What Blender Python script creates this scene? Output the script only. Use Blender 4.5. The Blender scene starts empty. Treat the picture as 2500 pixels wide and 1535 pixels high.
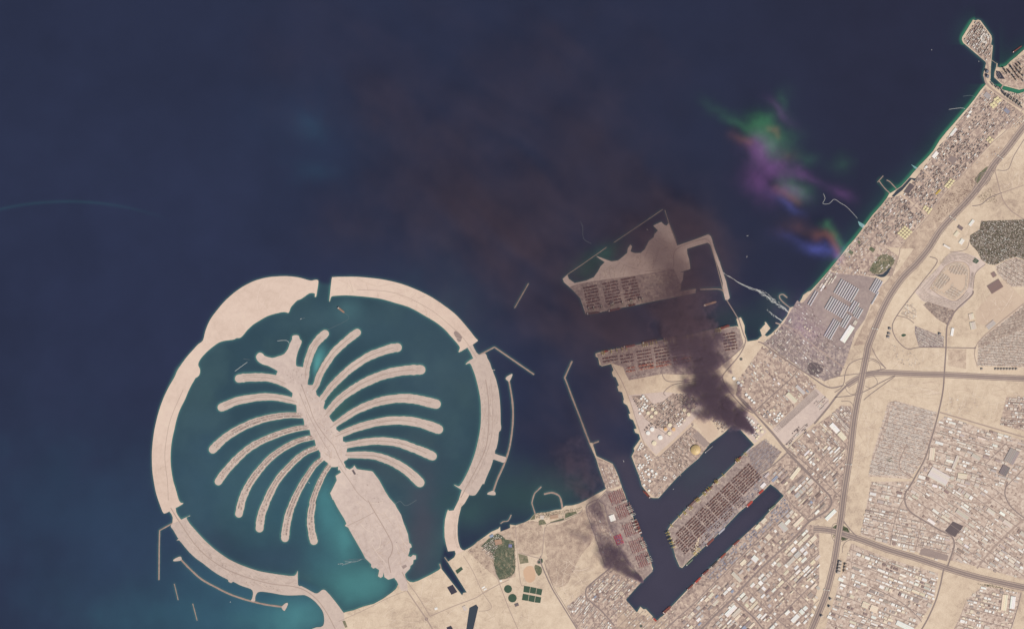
import bpy, math, random
import numpy as np
random.seed(7); RNG = np.random.default_rng(7)
scene = bpy.context.scene
col = scene.collection
S = 8.5                      # metres per photograph pixel (2500 x 1535)
CX, CY = 1250.0, 767.5

# ------------------------------------------------------------------ camera, sky, sun, exposure
H = 100000.0
cam = bpy.data.objects.new('satellite_camera', bpy.data.cameras.new('satellite_camera'))
cam.location = (0, 0, H); cam.rotation_euler = (0, 0, 0)
cam.data.sensor_fit = 'HORIZONTAL'; cam.data.angle = 2 * math.atan(CX * S / H)
cam.data.clip_start = 1000; cam.data.clip_end = 300000
col.objects.link(cam); scene.camera = cam
SUN_EL, SUN_AZ = 50.0, 140.0   # azimuth clockwise from north (= picture up)
w = bpy.data.worlds.new('World'); scene.world = w; w.use_nodes = True
nt = w.node_tree
sky = nt.nodes.new('ShaderNodeTexSky'); sky.sky_type = 'NISHITA'; sky.sun_disc = False
sky.sun_elevation = math.radians(SUN_EL); sky.sun_rotation = math.radians(SUN_AZ)
nt.links.new(sky.outputs[0], nt.nodes['Background'].inputs[0])
nt.nodes['Background'].inputs[1].default_value = 0.10
sl = bpy.data.lights.new('sun', 'SUN'); sl.energy = 4.0; sl.angle = math.radians(0.5); sl.color = (1.0, 0.93, 0.84)
so = bpy.data.objects.new('sun', sl); col.objects.link(so)
so.rotation_euler = (math.radians(90 - SUN_EL), 0, math.radians(180 - SUN_AZ)); so.location = (0, 0, 5000)
scene.view_settings.view_transform = 'Standard'; scene.view_settings.look = 'None'
scene.view_settings.gamma = 1.0; scene.view_settings.use_curve_mapping = False
scene.view_settings.exposure = 0.20
scene.render.engine = 'CYCLES'
cy = scene.cycles
cy.max_bounces = 4; cy.diffuse_bounces = 2; cy.glossy_bounces = 1; cy.volume_bounces = 1; cy.transmission_bounces = 1
cy.use_denoising = True; cy.caustics_reflective = False; cy.caustics_refractive = False
cy.volume_max_steps = 128; cy.transparent_max_bounces = 96

# ------------------------------------------------------------------ views: pixel positions measured in enlarged crops of the photograph
VIEW = dict(F=(0, 0, 1), V1=(350, 640, .203), V2=(800, 640, .203), V3=(350, 920, .203), V4=(800, 920, .203), V5=(350, 1220, .20833), V6=(800, 1220, .20833),
            W1=(1250, 1140, .16267), W2=(1250, 1340, .1624), W3=(1330, 500, .203), W4=(1430, 740, .203), W5=(1480, 960, .203), W6=(1580, 1100, .203),
            W7=(1500, 1280, .203), X1=(2000, 0, .203), X2=(2000, 300, .203), X3=(1850, 560, .203), X4=(2000, 600, .203), X5=(1800, 800, .203),
            X6=(2000, 880, .203), X7=(2000, 1180, .23474), B=(1350, 860, .2117), M=(2360, 120, .09259), R=(2300, 540, .1058), T=(1600, 100, .3704))
def P(s):
    """'V1 10,20 30,40 V2 5,6' -> list of photograph pixels"""
    out = []; v = VIEW['F']
    for t in s.split():
        if t in VIEW: v = VIEW[t]; continue
        a, b = t.split(','); out.append((v[0] + float(a) * v[2], v[1] + float(b) * v[2]))
    return out
def wx(x, y, z=0.0): return ((x - CX) * S, (CY - y) * S, z)
def lin(c):
    c = c / 255.0
    return c / 12.92 if c <= 0.04045 else ((c + 0.055) / 1.055) ** 2.4
KEXP = 1.45                    # picture brightness of a lit flat surface over its base colour
def C(r, g, b, k=1.0): return tuple(min(0.9, lin(v) / KEXP * k) for v in (r, g, b))

# ------------------------------------------------------------------ materials
def nodes(m): m.use_nodes = True; t = m.node_tree; return t, t.nodes, t.links, t.nodes['Principled BSDF']
def ramp(N, stops):
    r = N.new('ShaderNodeValToRGB'); e = r.color_ramp.elements
    while len(e) > 1: e.remove(e[0])
    e[0].position = stops[0][0]; e[0].color = (*stops[0][1], 1)
    for p, c in stops[1:]: k = e.new(p); k.color = (*c, 1)
    return r
def noise(N, L, pos, scale, detail=4, rough=0.6, dist=0.0):
    n = N.new('ShaderNodeTexNoise'); n.inputs['Scale'].default_value = scale; n.inputs['Detail'].default_value = detail
    n.inputs['Roughness'].default_value = rough; n.inputs['Distortion'].default_value = dist
    L.new(pos, n.inputs['Vector']); return n.outputs['Fac']
def mth(N, L, op, a, b):
    m = N.new('ShaderNodeMath'); m.operation = op
    for i, v in enumerate((a, b)):
        if isinstance(v, (int, float)): m.inputs[i].default_value = v
        else: L.new(v, m.inputs[i])
    return m.outputs[0]
def ground_mat(name, stops, big=1 / 1500, mid=1 / 220, fine=1 / 35, wts=(.45, .35, .2), rough=0.95, dist=0.6, contrast=1.6):
    m = bpy.data.materials.new(name); t, N, L, bs = nodes(m)
    g = N.new('ShaderNodeNewGeometry').outputs['Position']
    s = mth(N, L, 'ADD', mth(N, L, 'MULTIPLY', noise(N, L, g, big, 5, .6, dist), wts[0]), mth(N, L, 'MULTIPLY', noise(N, L, g, mid, 5, .65, dist), wts[1]))
    s = mth(N, L, 'ADD', s, mth(N, L, 'MULTIPLY', noise(N, L, g, fine, 3, .7), wts[2]))
    s = mth(N, L, 'ADD', mth(N, L, 'MULTIPLY', mth(N, L, 'SUBTRACT', s, .5), contrast), .5)
    r = ramp(N, stops); L.new(s, r.inputs[0]); L.new(r.outputs[0], bs.inputs['Base Color'])
    bs.inputs['Roughness'].default_value = rough; bs.inputs['Specular IOR Level'].default_value = 0.1
    return m
def lots_mat(name, pal, ang, scale=1 / 42, fine=1 / 10, jit=.22):
    """ground cut into small plots of differing surface (paving, sand, stored goods)"""
    m = bpy.data.materials.new(name); t, N, L, bs = nodes(m)
    g = N.new('ShaderNodeNewGeometry').outputs['Position']
    mp = N.new('ShaderNodeMapping'); mp.inputs['Rotation'].default_value = (0, 0, math.radians(ang)); L.new(g, mp.inputs[0])
    cols = []
    for sc in (scale, scale * 2.7):
        v = N.new('ShaderNodeTexVoronoi'); v.voronoi_dimensions = '2D'; v.distance = 'CHEBYCHEV'; v.inputs['Scale'].default_value = sc
        v.inputs['Randomness'].default_value = .85; L.new(mp.outputs[0], v.inputs['Vector'])
        sp = N.new('ShaderNodeSeparateColor'); L.new(v.outputs['Color'], sp.inputs[0]); cols.append(sp.outputs[0])
    s = mth(N, L, 'ADD', mth(N, L, 'MULTIPLY', cols[0], .55), mth(N, L, 'MULTIPLY', cols[1], .3))
    s = mth(N, L, 'ADD', s, mth(N, L, 'MULTIPLY', noise(N, L, g, fine, 3, .7), jit))
    n = len(pal); r = ramp(N, [(0.1 + .85 * i / (n - 1), c) for i, c in enumerate(pal)])
    L.new(s, r.inputs[0]); L.new(r.outputs[0], bs.inputs['Base Color'])
    bs.inputs['Roughness'].default_value = .95; bs.inputs['Specular IOR Level'].default_value = .1
    return m
def attr_mat(name, rough=.8, fine=1 / 9, amp=.22, spec=.2):
    m = bpy.data.materials.new(name); t, N, L, bs = nodes(m)
    a = N.new('ShaderNodeAttribute'); a.attribute_name = 'Col'
    g = N.new('ShaderNodeNewGeometry').outputs['Position']
    f = mth(N, L, 'ADD', mth(N, L, 'MULTIPLY', noise(N, L, g, fine, 4, .7), amp), 1 - amp / 2)
    mx = N.new('ShaderNodeVectorMath'); mx.operation = 'SCALE'; L.new(a.outputs['Color'], mx.inputs[0]); L.new(f, mx.inputs['Scale'])
    L.new(mx.outputs[0], bs.inputs['Base Color']); bs.inputs['Roughness'].default_value = rough; bs.inputs['Specular IOR Level'].default_value = spec
    return m
M = {}
M['sand'] = ground_mat('desert_sand', [(0, C(160, 138, 121)), (.25, C(190, 167, 147)), (.45, C(216, 193, 167)), (.7, C(230, 208, 181)), (1, C(239, 220, 193))], mid=1 / 160, fine=1 / 26, wts=(.4, .35, .25), contrast=2.4)
M['dredged'] = ground_mat('dredged_sand', [(0, C(190, 166, 148)), (.3, C(217, 192, 173)), (.55, C(228, 203, 184)), (1, C(237, 216, 192))], mid=1 / 130, fine=1 / 22, contrast=2.1)
M['frond'] = ground_mat('frond_sand', [(0, C(172, 153, 142)), (.4, C(203, 182, 168)), (.7, C(214, 193, 177)), (1, C(226, 204, 186))], fine=1 / 18, wts=(.25, .35, .4), mid=1 / 110, contrast=2.3)
M['greysand'] = ground_mat('compacted_sand', [(0, C(180, 158, 146)), (.4, C(208, 187, 174)), (.65, C(220, 199, 184)), (1, C(232, 210, 190))], mid=1 / 110, fine=1 / 20, contrast=2.5)
M['scrub'] = ground_mat('scrub_ground', [(0, C(136, 116, 104)), (.3, C(170, 147, 131)), (.5, C(196, 172, 151)), (.7, C(215, 191, 167)), (1, C(232, 209, 184))], mid=1 / 120, fine=1 / 18, wts=(.3, .42, .28), contrast=2.8)
M['yard'] = ground_mat('paved_yard', [(0, C(140, 122, 116)), (.45, C(164, 145, 136)), (.7, C(176, 157, 146)), (1, C(194, 174, 160))], contrast=1.6)
M['smelter_yard'] = ground_mat('smelter_yard', [(0, C(126, 110, 108)), (.4, C(160, 142, 136)), (.65, C(178, 159, 150)), (1, C(200, 180, 164))], mid=1 / 110, contrast=2.2)
M['asphalt'] = ground_mat('asphalt', [(0, C(130, 115, 110)), (.5, C(150, 133, 126)), (1, C(168, 150, 141))], fine=1 / 10)
M['asphalt_dark'] = ground_mat('dark_asphalt', [(0, C(96, 86, 88)), (.5, C(112, 100, 100)), (1, C(130, 116, 112))], fine=1 / 10)
M['track'] = ground_mat('sandy_road', [(0, C(160, 140, 128)), (.5, C(180, 158, 144)), (1, C(198, 176, 158))], fine=1 / 10)
M['pale'] = ground_mat('pale_verge', [(0, C(196, 170, 148)), (.5, C(215, 190, 166)), (1, C(226, 203, 178))])
M['rock'] = ground_mat('breakwater_rock', [(0, C(128, 106, 98)), (.5, C(170, 145, 132)), (1, C(196, 170, 152))], mid=1 / 60, fine=1 / 8, wts=(.2, .4, .4), contrast=2.0)
M['grass'] = ground_mat('irrigated_grass', [(0, C(80, 86, 68)), (.4, C(100, 106, 84)), (.6, C(134, 128, 104)), (1, C(190, 170, 144))], mid=1 / 90, fine=1 / 20, contrast=2.8)
M['pitch'] = ground_mat('dark_green_pitch', [(0, C(60, 78, 66)), (.5, C(72, 92, 76)), (1, C(88, 104, 86))], mid=1 / 60, contrast=2)
M['canal'] = ground_mat('canal_water', [(0, C(58, 66, 76)), (1, C(70, 78, 86))], rough=.4)
M['pond'] = ground_mat('dark_pond_liner', [(0, C(62, 60, 70)), (1, C(74, 70, 80))], rough=.5)
M['garden'] = ground_mat('garden_ground', [(0, C(104, 97, 84)), (.5, C(132, 121, 105)), (1, C(170, 150, 130))], mid=1 / 90, fine=1 / 15, wts=(.2, .4, .4), contrast=2)
M['golf'] = ground_mat('golf_turf', [(0, C(74, 82, 70)), (.4, C(92, 102, 84)), (.6, C(114, 116, 96)), (.75, C(164, 150, 124)), (1, C(208, 187, 158))], mid=1 / 80, fine=1 / 18, wts=(.25, .45, .3), contrast=2.6)
M['clay'] = ground_mat('clay_track', [(0, C(205, 168, 138)), (1, C(226, 190, 158))])
M['verge'] = ground_mat('sandy_verge', [(0, C(172, 150, 134)), (.4, C(196, 173, 154)), (1, C(216, 193, 171))], mid=1 / 60, contrast=2)
M['teal'] = ground_mat('outfall_water', [(0, C(110, 160, 160)), (1, C(150, 185, 180))], rough=.4)
M['foam'] = ground_mat('foam', [(0, C(150, 165, 165)), (.5, C(205, 205, 198)), (1, C(235, 230, 220))], mid=1 / 60, fine=1 / 10, contrast=2.5)
M['dimfoam'] = ground_mat('old_foam', [(0, C(84, 98, 108)), (1, C(130, 138, 138))], mid=1 / 60)
M['paint'] = attr_mat('painted_surfaces')
M['metal'] = attr_mat('coated_steel', rough=.5, amp=.2, spec=.4)
M['leaf'] = attr_mat('foliage', rough=.9, fine=1 / 4, amp=.6, spec=.1)
U_TAN = [C(134, 115, 107), C(168, 146, 134), C(190, 166, 150), C(208, 184, 164), C(222, 200, 178)]
U_GREY = [C(126, 112, 112), C(150, 134, 130), C(168, 150, 144), C(186, 166, 154), C(206, 186, 170)]
U_DARK = [C(112, 97, 94), C(148, 128, 119), C(172, 150, 138), C(192, 169, 152), C(214, 191, 170)]
U_LIGHT = [C(152, 132, 122), C(186, 163, 147), C(208, 185, 167), C(220, 199, 180), C(230, 212, 193)]
U_YARD = [C(134, 116, 111), C(152, 133, 126), C(166, 146, 137), C(178, 158, 147), C(196, 176, 160)]
for nm, pal in (('ylot', U_YARD), ('tan', U_TAN), ('grey', U_GREY), ('dark', U_DARK), ('light', U_LIGHT)):
    for a in (45, 15, 35, 0): M[f'{nm}{a}'] = lots_mat(f'{nm}_plots_{a}', pal, a)

# ------------------------------------------------------------------ mesh helpers
class MB:
    def __init__(s): s.v = []; s.f = []; s.c = []
    def quad_box(s, cx, cy, a, b, th, z0, z1, cw, cr, gable=0.0, bottom=False):
        """box from photograph pixel centre, half sizes in pixels, rotation in the picture plane; optional ridge along the long side"""
        u = (math.cos(th), math.sin(th)); vv = (-u[1], u[0]); n = len(s.v)
        for z in (z0, z1):
            for i, j in ((-1, -1), (1, -1), (1, 1), (-1, 1)):
                s.v.append(wx(cx + u[0] * a * i + vv[0] * b * j, cy + u[1] * a * i + vv[1] * b * j, z))
        for k in range(4):
            k2 = (k + 1) % 4; s.f.append((n + k2, n + k, n + 4 + k, n + 4 + k2)); s.c.append(cw)
        if gable > 0:
            m = len(s.v)
            for i in (-1, 1): s.v.append(wx(cx + u[0] * a * i, cy + u[1] * a * i, z1 + gable))
            s.f += [(n + 5, n + 4, m, m + 1), (n + 7, n + 6, m + 1, m), (n + 4, n + 7, m), (n + 6, n + 5, m + 1)]
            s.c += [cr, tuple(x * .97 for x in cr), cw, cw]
        else:
            s.f.append((n + 7, n + 6, n + 5, n + 4)); s.c.append(cr)
    def lbox(s, x0, x1, y0, y1, z0, z1, c):
        n = len(s.v)
        s.v += [(x0, y0, z0), (x1, y0, z0), (x1, y1, z0), (x0, y1, z0), (x0, y0, z1), (x1, y0, z1), (x1, y1, z1), (x0, y1, z1)]
        s.f += [(n, n + 1, n + 5, n + 4), (n + 1, n + 2, n + 6, n + 5), (n + 2, n + 3, n + 7, n + 6), (n + 3, n, n + 4, n + 7), (n + 4, n + 5, n + 6, n + 7), (n + 3, n + 2, n + 1, n)]
        s.c += [c] * 6
    def cyl(s, x, y, r, z0, z1, c, ct=None, n=20, dome=0.0, r2=None):
        k = len(s.v); r2 = r if r2 is None else r2
        for z, rr in ((z0, r), (z1, r2)):
            for i in range(n): t = 2 * math.pi * i / n; s.v.append((x + rr * math.cos(t), y + rr * math.sin(t), z))
        for i in range(n): j = (i + 1) % n; s.f.append((k + i, k + j, k + n + j, k + n + i)); s.c.append(c)
        if dome:
            m = len(s.v)
            for q in (.75, .4):
                for i in range(n): t = 2 * math.pi * i / n; s.v.append((x + r2 * q * math.cos(t), y + r2 * q * math.sin(t), z1 + dome * (1 - q * q)))
            s.v.append((x, y, z1 + dome))
            for base in (k + n, m):
                nx = m if base == k + n else m + n
                for i in range(n): j = (i + 1) % n; s.f.append((base + i, base + j, nx + j, nx + i)); s.c.append(ct or c)
            for i in range(n): j = (i + 1) % n; s.f.append((m + n + i, m + n + j, m + 2 * n)); s.c.append(ct or c)
        else:
            s.f.append(tuple(k + n + i for i in range(n))); s.c.append(ct or c)
    def poly(s, pts, z, c):
        n = len(s.v); s.v += [(*p, z) if len(p) == 2 else p for p in pts]; s.f.append(tuple(range(n, n + len(pts)))); s.c.append(c)
    def mesh(s, name, origin=(0, 0, 0)):
        me = bpy.data.meshes.new(name)
        v = s.v if origin == (0, 0, 0) else [(a - origin[0], b - origin[1], c - origin[2]) for a, b, c in s.v]
        me.from_pydata(v, [], s.f)
        at = me.attributes.new('Col', 'FLOAT_COLOR', 'FACE')
        at.data.foreach_set('color', np.array([(*c, 1) for c in s.c], dtype=np.float32).ravel())
        return me
def obj(name, me, mat=None, parent=None):
    o = bpy.data.objects.new(name, me); col.objects.link(o)
    if mat is not None and not me.materials: me.materials.append(mat)
    if parent is not None: o.parent = parent
    return o
def tag(o, label=None, cat=None, group=None, kind=None):
    if label: o['label'] = label
    if cat: o['category'] = cat
    if group: o['group'] = group
    if kind: o['kind'] = kind
    return o
def root(name, x, y, z, label, cat, group=None, rz=0.0):
    o = bpy.data.objects.new(name, None); col.objects.link(o); o.location = wx(x, y, z); o.rotation_euler = (0, 0, rz)
    o.empty_display_size = 5
    return tag(o, label, cat, group)
def smooth(p, n=4, closed=False):
    q = []; N_ = len(p)
    for i in range(N_ if closed else N_ - 1):
        a, b, c, d = (p[(i + k) % N_] if closed else p[max(0, min(N_ - 1, i + k))] for k in (-1, 0, 1, 2))
        for j in range(n):
            t = j / n
            q.append(tuple(.5 * (2 * b[k] + (c[k] - a[k]) * t + (2 * a[k] - 5 * b[k] + 4 * c[k] - d[k]) * t * t + (3 * b[k] - a[k] - 3 * c[k] + d[k]) * t ** 3) for k in (0, 1)))
    if not closed: q.append(p[-1])
    return q
def area(p): return .5 * sum(p[i][0] * p[(i + 1) % len(p)][1] - p[(i + 1) % len(p)][0] * p[i][1] for i in range(len(p)))

# ------------------------------------------------------------------ rasters (1 cell = 1 photograph pixel): land, claimed ground
RW, RH = 2520, 1560
def fill(mask, pts, val=True):
    p = np.array(pts); x0, y0 = p[:, 0], p[:, 1]; x1, y1 = np.roll(x0, -1), np.roll(y0, -1)
    for y in range(max(0, int(p[:, 1].min())), min(RH, int(p[:, 1].max()) + 2)):
        yc = y + .5; k = ((y0 <= yc) & (y1 > yc)) | ((y1 <= yc) & (y0 > yc))
        if not k.any(): continue
        xs = np.sort(x0[k] + (yc - y0[k]) / (y1[k] - y0[k]) * (x1[k] - x0[k]))
        for a, b in zip(xs[::2], xs[1::2]): mask[y, max(0, int(round(a))):max(0, min(RW, int(round(b))))] = val
LAND = np.zeros((RH, RW), bool); BUSY = np.zeros((RH, RW), bool); LEVEL = np.zeros((RH, RW), np.int16)
def lift(pts, z):
    """height of a sheet laid on whatever sheets already lie under it"""
    if z < 2: return z
    p = np.array(pts); x0, y0 = max(0, int(p[:, 0].min()) - 2), max(0, int(p[:, 1].min()) - 2); m = np.zeros((RH, RW), bool); fill(m, pts)
    if not m.any(): return z
    k = int(LEVEL[m].max()) + 1; LEVEL[m] = k
    return 4.2 + .1 * k

def vnoise(hh, ww, cell, seed, octs=4):
    r = np.random.default_rng(seed); out = np.zeros((hh, ww)); amp = 1.0; tot = 0
    for o in range(octs):
        c = max(2.0, cell / 2 ** o); gy, gx = int(hh / c) + 3, int(ww / c) + 3; g = r.random((gy, gx))
        y, x = np.arange(hh) / c, np.arange(ww) / c; yi, xi = y.astype(int), x.astype(int); fy, fx = y - yi, x - xi; fy, fx = fy * fy * (3 - 2 * fy), fx * fx * (3 - 2 * fx)
        a = g[np.ix_(yi, xi)]; b = g[np.ix_(yi, xi + 1)]; c_ = g[np.ix_(yi + 1, xi)]; d = g[np.ix_(yi + 1, xi + 1)]
        out += amp * ((a * (1 - fx) + b * fx) * (1 - fy)[:, None] + (c_ * (1 - fx) + d * fx) * fy[:, None]); tot += amp; amp *= .55
    return out / tot
def blur(a, r, n=2):
    for _ in range(n):
        for ax in (0, 1):
            p = np.pad(a, [(r + 1, r) if i == ax else (0, 0) for i in (0, 1)], mode='edge'); c = np.cumsum(p, axis=ax); k = 2 * r + 1
            a = (np.take(c, range(k, c.shape[ax]), ax) - np.take(c, range(0, c.shape[ax] - k), ax)) / k
    return a
# ------------------------------------------------------------------ the setting: land
def land(name, pts, mat, z=4.0, sm=0, jitter=0.0, flare=1.0, label=None):
    if sm: pts = smooth(pts, sm, True)
    if jitter: pts = [(x + random.uniform(-jitter, jitter), y + random.uniform(-jitter, jitter)) for x, y in pts]
    fill(LAND, pts)
    if area(pts) > 0: pts = pts[::-1]      # up-facing once y is flipped
    n = len(pts); v = [wx(x, y, z) for x, y in pts]; f = [tuple(range(n))]
    for i, (x, y) in enumerate(pts):
        a, b = pts[i - 1], pts[(i + 1) % n]; tx, ty = b[0] - a[0], b[1] - a[1]; l = math.hypot(tx, ty) or 1
        v.append(wx(x - ty / l * -flare, y + tx / l * -flare, -3))
    for i in range(n): j = (i + 1) % n; f.append((j, i, n + i, n + j))
    me = bpy.data.meshes.new(name); me.from_pydata(v, [], f)
    o = obj(name, me, mat); tag(o, label, kind='structure'); return o
def sheet(name, pts, mat, z=4.4, sm=0, busy=False, label=None, kind='structure'):
    if sm: pts = smooth(pts, sm, True)
    if busy: fill(BUSY, pts)
    z = lift(pts, z)
    if area(pts) > 0: pts = pts[::-1]
    me = bpy.data.meshes.new(name); me.from_pydata([wx(x, y, z) for x, y in pts], [], [tuple(range(len(pts)))])
    o = obj(name, me, mat); tag(o, label, kind=kind); return o
def offsets(p, d):
    q = []
    for i in range(len(p)):
        a, b = p[max(0, i - 1)], p[min(len(p) - 1, i + 1)]; tx, ty = b[0] - a[0], b[1] - a[1]; l = math.hypot(tx, ty) or 1
        dd = d[i] if hasattr(d, '__len__') else d
        q.append((p[i][0] - ty / l * dd, p[i][1] + tx / l * dd))
    return q
def ribbon(name, pts, wid, mat, z=4.8, sm=5, busy=True, off=0.0, kind='structure', label=None):
    p = smooth(pts, sm) if sm else pts
    if off: p = offsets(p, off)
    A, Bq = offsets(p, wid / 2), offsets(p, -wid / 2)
    if busy: fill(BUSY, offsets(p, wid / 2 + .6) + offsets(p, -wid / 2 - .6)[::-1])
    z = lift(offsets(p, wid / 2 + .7) + offsets(p, -wid / 2 - .7)[::-1], z)
    n = len(p); v = [wx(*q, z + .012 * i) for i, q in enumerate(A)] + [wx(*q, z + .012 * i) for i, q in enumerate(Bq)]
    f = [(i, n + i, n + i + 1, i + 1) for i in range(n - 1)]
    me = bpy.data.meshes.new(name); me.from_pydata(v, [], f)
    o = obj(name, me, mat); tag(o, label, kind=kind); return o
def strip_island(name, pts, w0, w1, mat, z=4.0, cap=True):
    p = smooth(pts, 6); n = len(p)
    wd = [(w1 + (w0 - w1) * (i / (n - 1)) ** 1.2) / 2 for i in range(n)]
    wd = [q * (1 + .03 * math.sin(i * 1.7) + .03 * math.sin(i * .6 + len(p)) + random.uniform(-.04, .04)) for i, q in enumerate(wd)]
    A, Bq = offsets(p, wd), offsets(p, [-q for q in wd])
    tip = []
    if cap:                                  # rounded end at the first point
        a, b = p[0], p[1]; t0 = math.atan2(a[1] - b[1], a[0] - b[0]); r = wd[0]
        tip = [(a[0] + r * math.cos(t0 + q), a[1] + r * math.sin(t0 + q)) for q in np.linspace(math.pi / 2, -math.pi / 2, 11)[1:-1]]
        A0 = A[0]; d = (A0[0] - a[0]) * math.cos(t0 + math.pi / 2) + (A0[1] - a[1]) * math.sin(t0 + math.pi / 2)
        if d < 0: tip = tip[::-1]
    land(name, A[::-1] + tip + Bq, mat, z)
    return p
def mound(name, pts, wid, label, z=3.2, sm=4, mat=None, cat='breakwater', group=None, heads=()):
    """rubble breakwater: trapezoid in section"""
    p = smooth(pts, sm) if sm and len(pts) > 2 else pts
    q = []
    for a, b in zip(p, p[1:]):
        k = max(1, int(math.hypot(b[0] - a[0], b[1] - a[1]) / 6)); q += [(a[0] + (b[0] - a[0]) * i / k, a[1] + (b[1] - a[1]) * i / k) for i in range(k)]
    p = q + [p[-1]]; n = len(p); v = []; f = []
    o_ = wx(*p[0], 0)
    jit = [random.uniform(.85, 1.15) for _ in p]
    for d, zz in ((wid * .85, -3), (wid * .34, z), (-wid * .34, z), (-wid * .85, -3)):
        v += [wx(*c, zz + (random.uniform(-.5, .5) if zz > 0 else 0)) for c in offsets(p, [d * j for j in jit])]
    for r in range(3):
        for i in range(n - 1): f.append((r * n + i, (r + 1) * n + i, (r + 1) * n + i + 1, r * n + i + 1))
    f += [(0, n, 2 * n, 3 * n), (n - 1, 4 * n - 1, 3 * n - 1, 2 * n - 1)]
    fill(LAND, offsets(p, wid / 2) + offsets(p, -wid / 2)[::-1])
    me = bpy.data.meshes.new(name); me.from_pydata([(a - o_[0], b - o_[1], c) for a, b, c in v], [], f)
    if heads:
        r = bpy.data.objects.new(name, None); col.objects.link(r); r.location = o_; tag(r, label, cat, group)
        obj('rock_arm', me, mat or M['rock'], r)
        for h in heads:
            hp = smooth(P(h), 3, True); fill(LAND, hp)
            if area(hp) > 0: hp = hp[::-1]
            m = len(hp); vv = [(a - o_[0], b - o_[1], c) for a, b, c in [wx(*q, z + .6) for q in hp] + [wx(*q, -3) for q in hp]]
            hm = bpy.data.meshes.new('round_head'); hm.from_pydata(vv, [], [tuple(range(m))] + [((i + 1) % m, i, m + i, m + (i + 1) % m) for i in range(m)])
            obj('head', hm, M['frond'], r)
        return r
    o = obj(name, me, mat or M['rock']); o.location = o_; return tag(o, label, cat, group)

# ---- palm-shaped islands
NW = P('V1 2095,215 2105,245 2085,380 2076,415 2062,415 2062,378 2020,370 1985,380 1930,420 1890,445 1850,460 1800,510 1770,550 1750,605 1725,605 1690,598 1620,610 1500,645 1400,700 1320,750 1250,815 1215,860 1170,905 1120,912 1080,930 970,945 900,970 830,1020 760,1080 700,1145 665,1205 662,1245 680,1280 680,1330 665,1365 630,1390 V3 625,15 560,130 500,270 440,390 400,510 375,620 350,730 335,830 328,930 330,1050 340,1140 360,1250 390,1350 425,1470 V5 440,30 468,40 375,95 305,130 300,135 255,155 235,150 215,110 175,0 V3 150,1380 125,1250 108,1120 102,960 108,830 125,680 155,530 190,400 240,260 300,130 370,10 V1 410,1300 470,1210 530,1130 600,1050 660,985 715,940 745,830 775,750 820,665 880,585 950,500 1030,420 1120,345 1230,275 1350,220 1480,185 1600,172 1720,168 1850,180 1950,205 2015,222 2060,213')
land('crescent_island', NW, M['dredged'], sm=3, jitter=.12)
land('crescent_island', P('V2 50,190 70,180 170,175 350,176 500,187 700,215 900,265 1080,335 1250,420 1400,520 1530,620 1620,715 1700,810 1770,900 1803,935 1800,950 1745,988 1680,1025 1578,1082 1590,1030 1570,990 1500,910 1400,800 1290,715 1180,650 1050,575 950,530 800,485 640,440 500,420 350,405 220,398 80,405 40,420 28,462 20,462 38,290'), M['dredged'], sm=3, jitter=.12)
land('crescent_neck', P('V2 1740,980 1760,1030 1790,1085 1825,1115 1790,1152 1755,1165 1720,1090 1675,1018'), M['frond'], z=3.6)
land('crescent_island', P('V2 1825,1115 1895,1095 1920,1150 1955,1220 1978,1290 2010,1292 2008,1300 1985,1302 2010,1370 V4 2025,30 2045,110 2060,190 2070,280 2078,400 2080,560 2087,600 2078,645 2060,660 2050,760 2030,850 2012,920 2140,960 2140,990 2115,1030 2000,990 1985,1015 1960,1090 1920,1180 1885,1270 1885,1285 1862,1285 1830,1340 1790,1400 1760,1422 1720,1420 1700,1410 1620,1360 1525,1300 1530,1295 1570,1312 1600,1290 1660,1190 1720,1060 1770,920 1810,760 1838,600 1845,450 1840,300 1820,170 1790,40 V2 1770,1350 1740,1270 1710,1215 1665,1228 1662,1220 1705,1180 1755,1155'), M['frond'], sm=2, jitter=.12)
land('crescent_neck', P('V5 300,125 330,165 345,205 340,275 450,235 435,220 405,180 385,140 378,90'), M['dredged'], z=3.6)
land('crescent_island', P('V5 345,268 320,305 350,350 400,435 410,450 390,475 420,470 480,540 540,610 620,685 700,740 800,820 900,885 990,930 995,950 1030,970 1055,955 1120,990 1200,1020 1260,1040 1280,1065 1285,1100 1275,1150 1260,1178 1308,1185 1310,1140 1325,1100 1350,1075 1400,1072 1500,1085 1600,1105 1710,1115 1865,1110 1900,1115 1960,1145 2010,1185 2060,1240 2100,1300 2118,1370 2115,1450 2080,1485 1980,1505 1975,1650 2600,1650 2450,1325 2365,1320 2340,1310 2290,1240 2220,1150 2150,1070 2115,1048 2080,1060 2050,1085 2010,1090 1920,1040 1850,1005 1812,990 1810,830 1800,850 1770,885 1700,885 1550,865 1400,840 1300,815 1200,780 1100,740 1000,690 900,625 800,545 700,450 600,340 540,270 505,205 545,188 540,182 440,230'), M['frond'], sm=2, jitter=.12, z=3.5)
FR = {}
def frond(k, s, w0, w1): FR[k] = strip_island('palm_frond_island', P(s), w0, w1, M['frond'], z=4.0)
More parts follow.
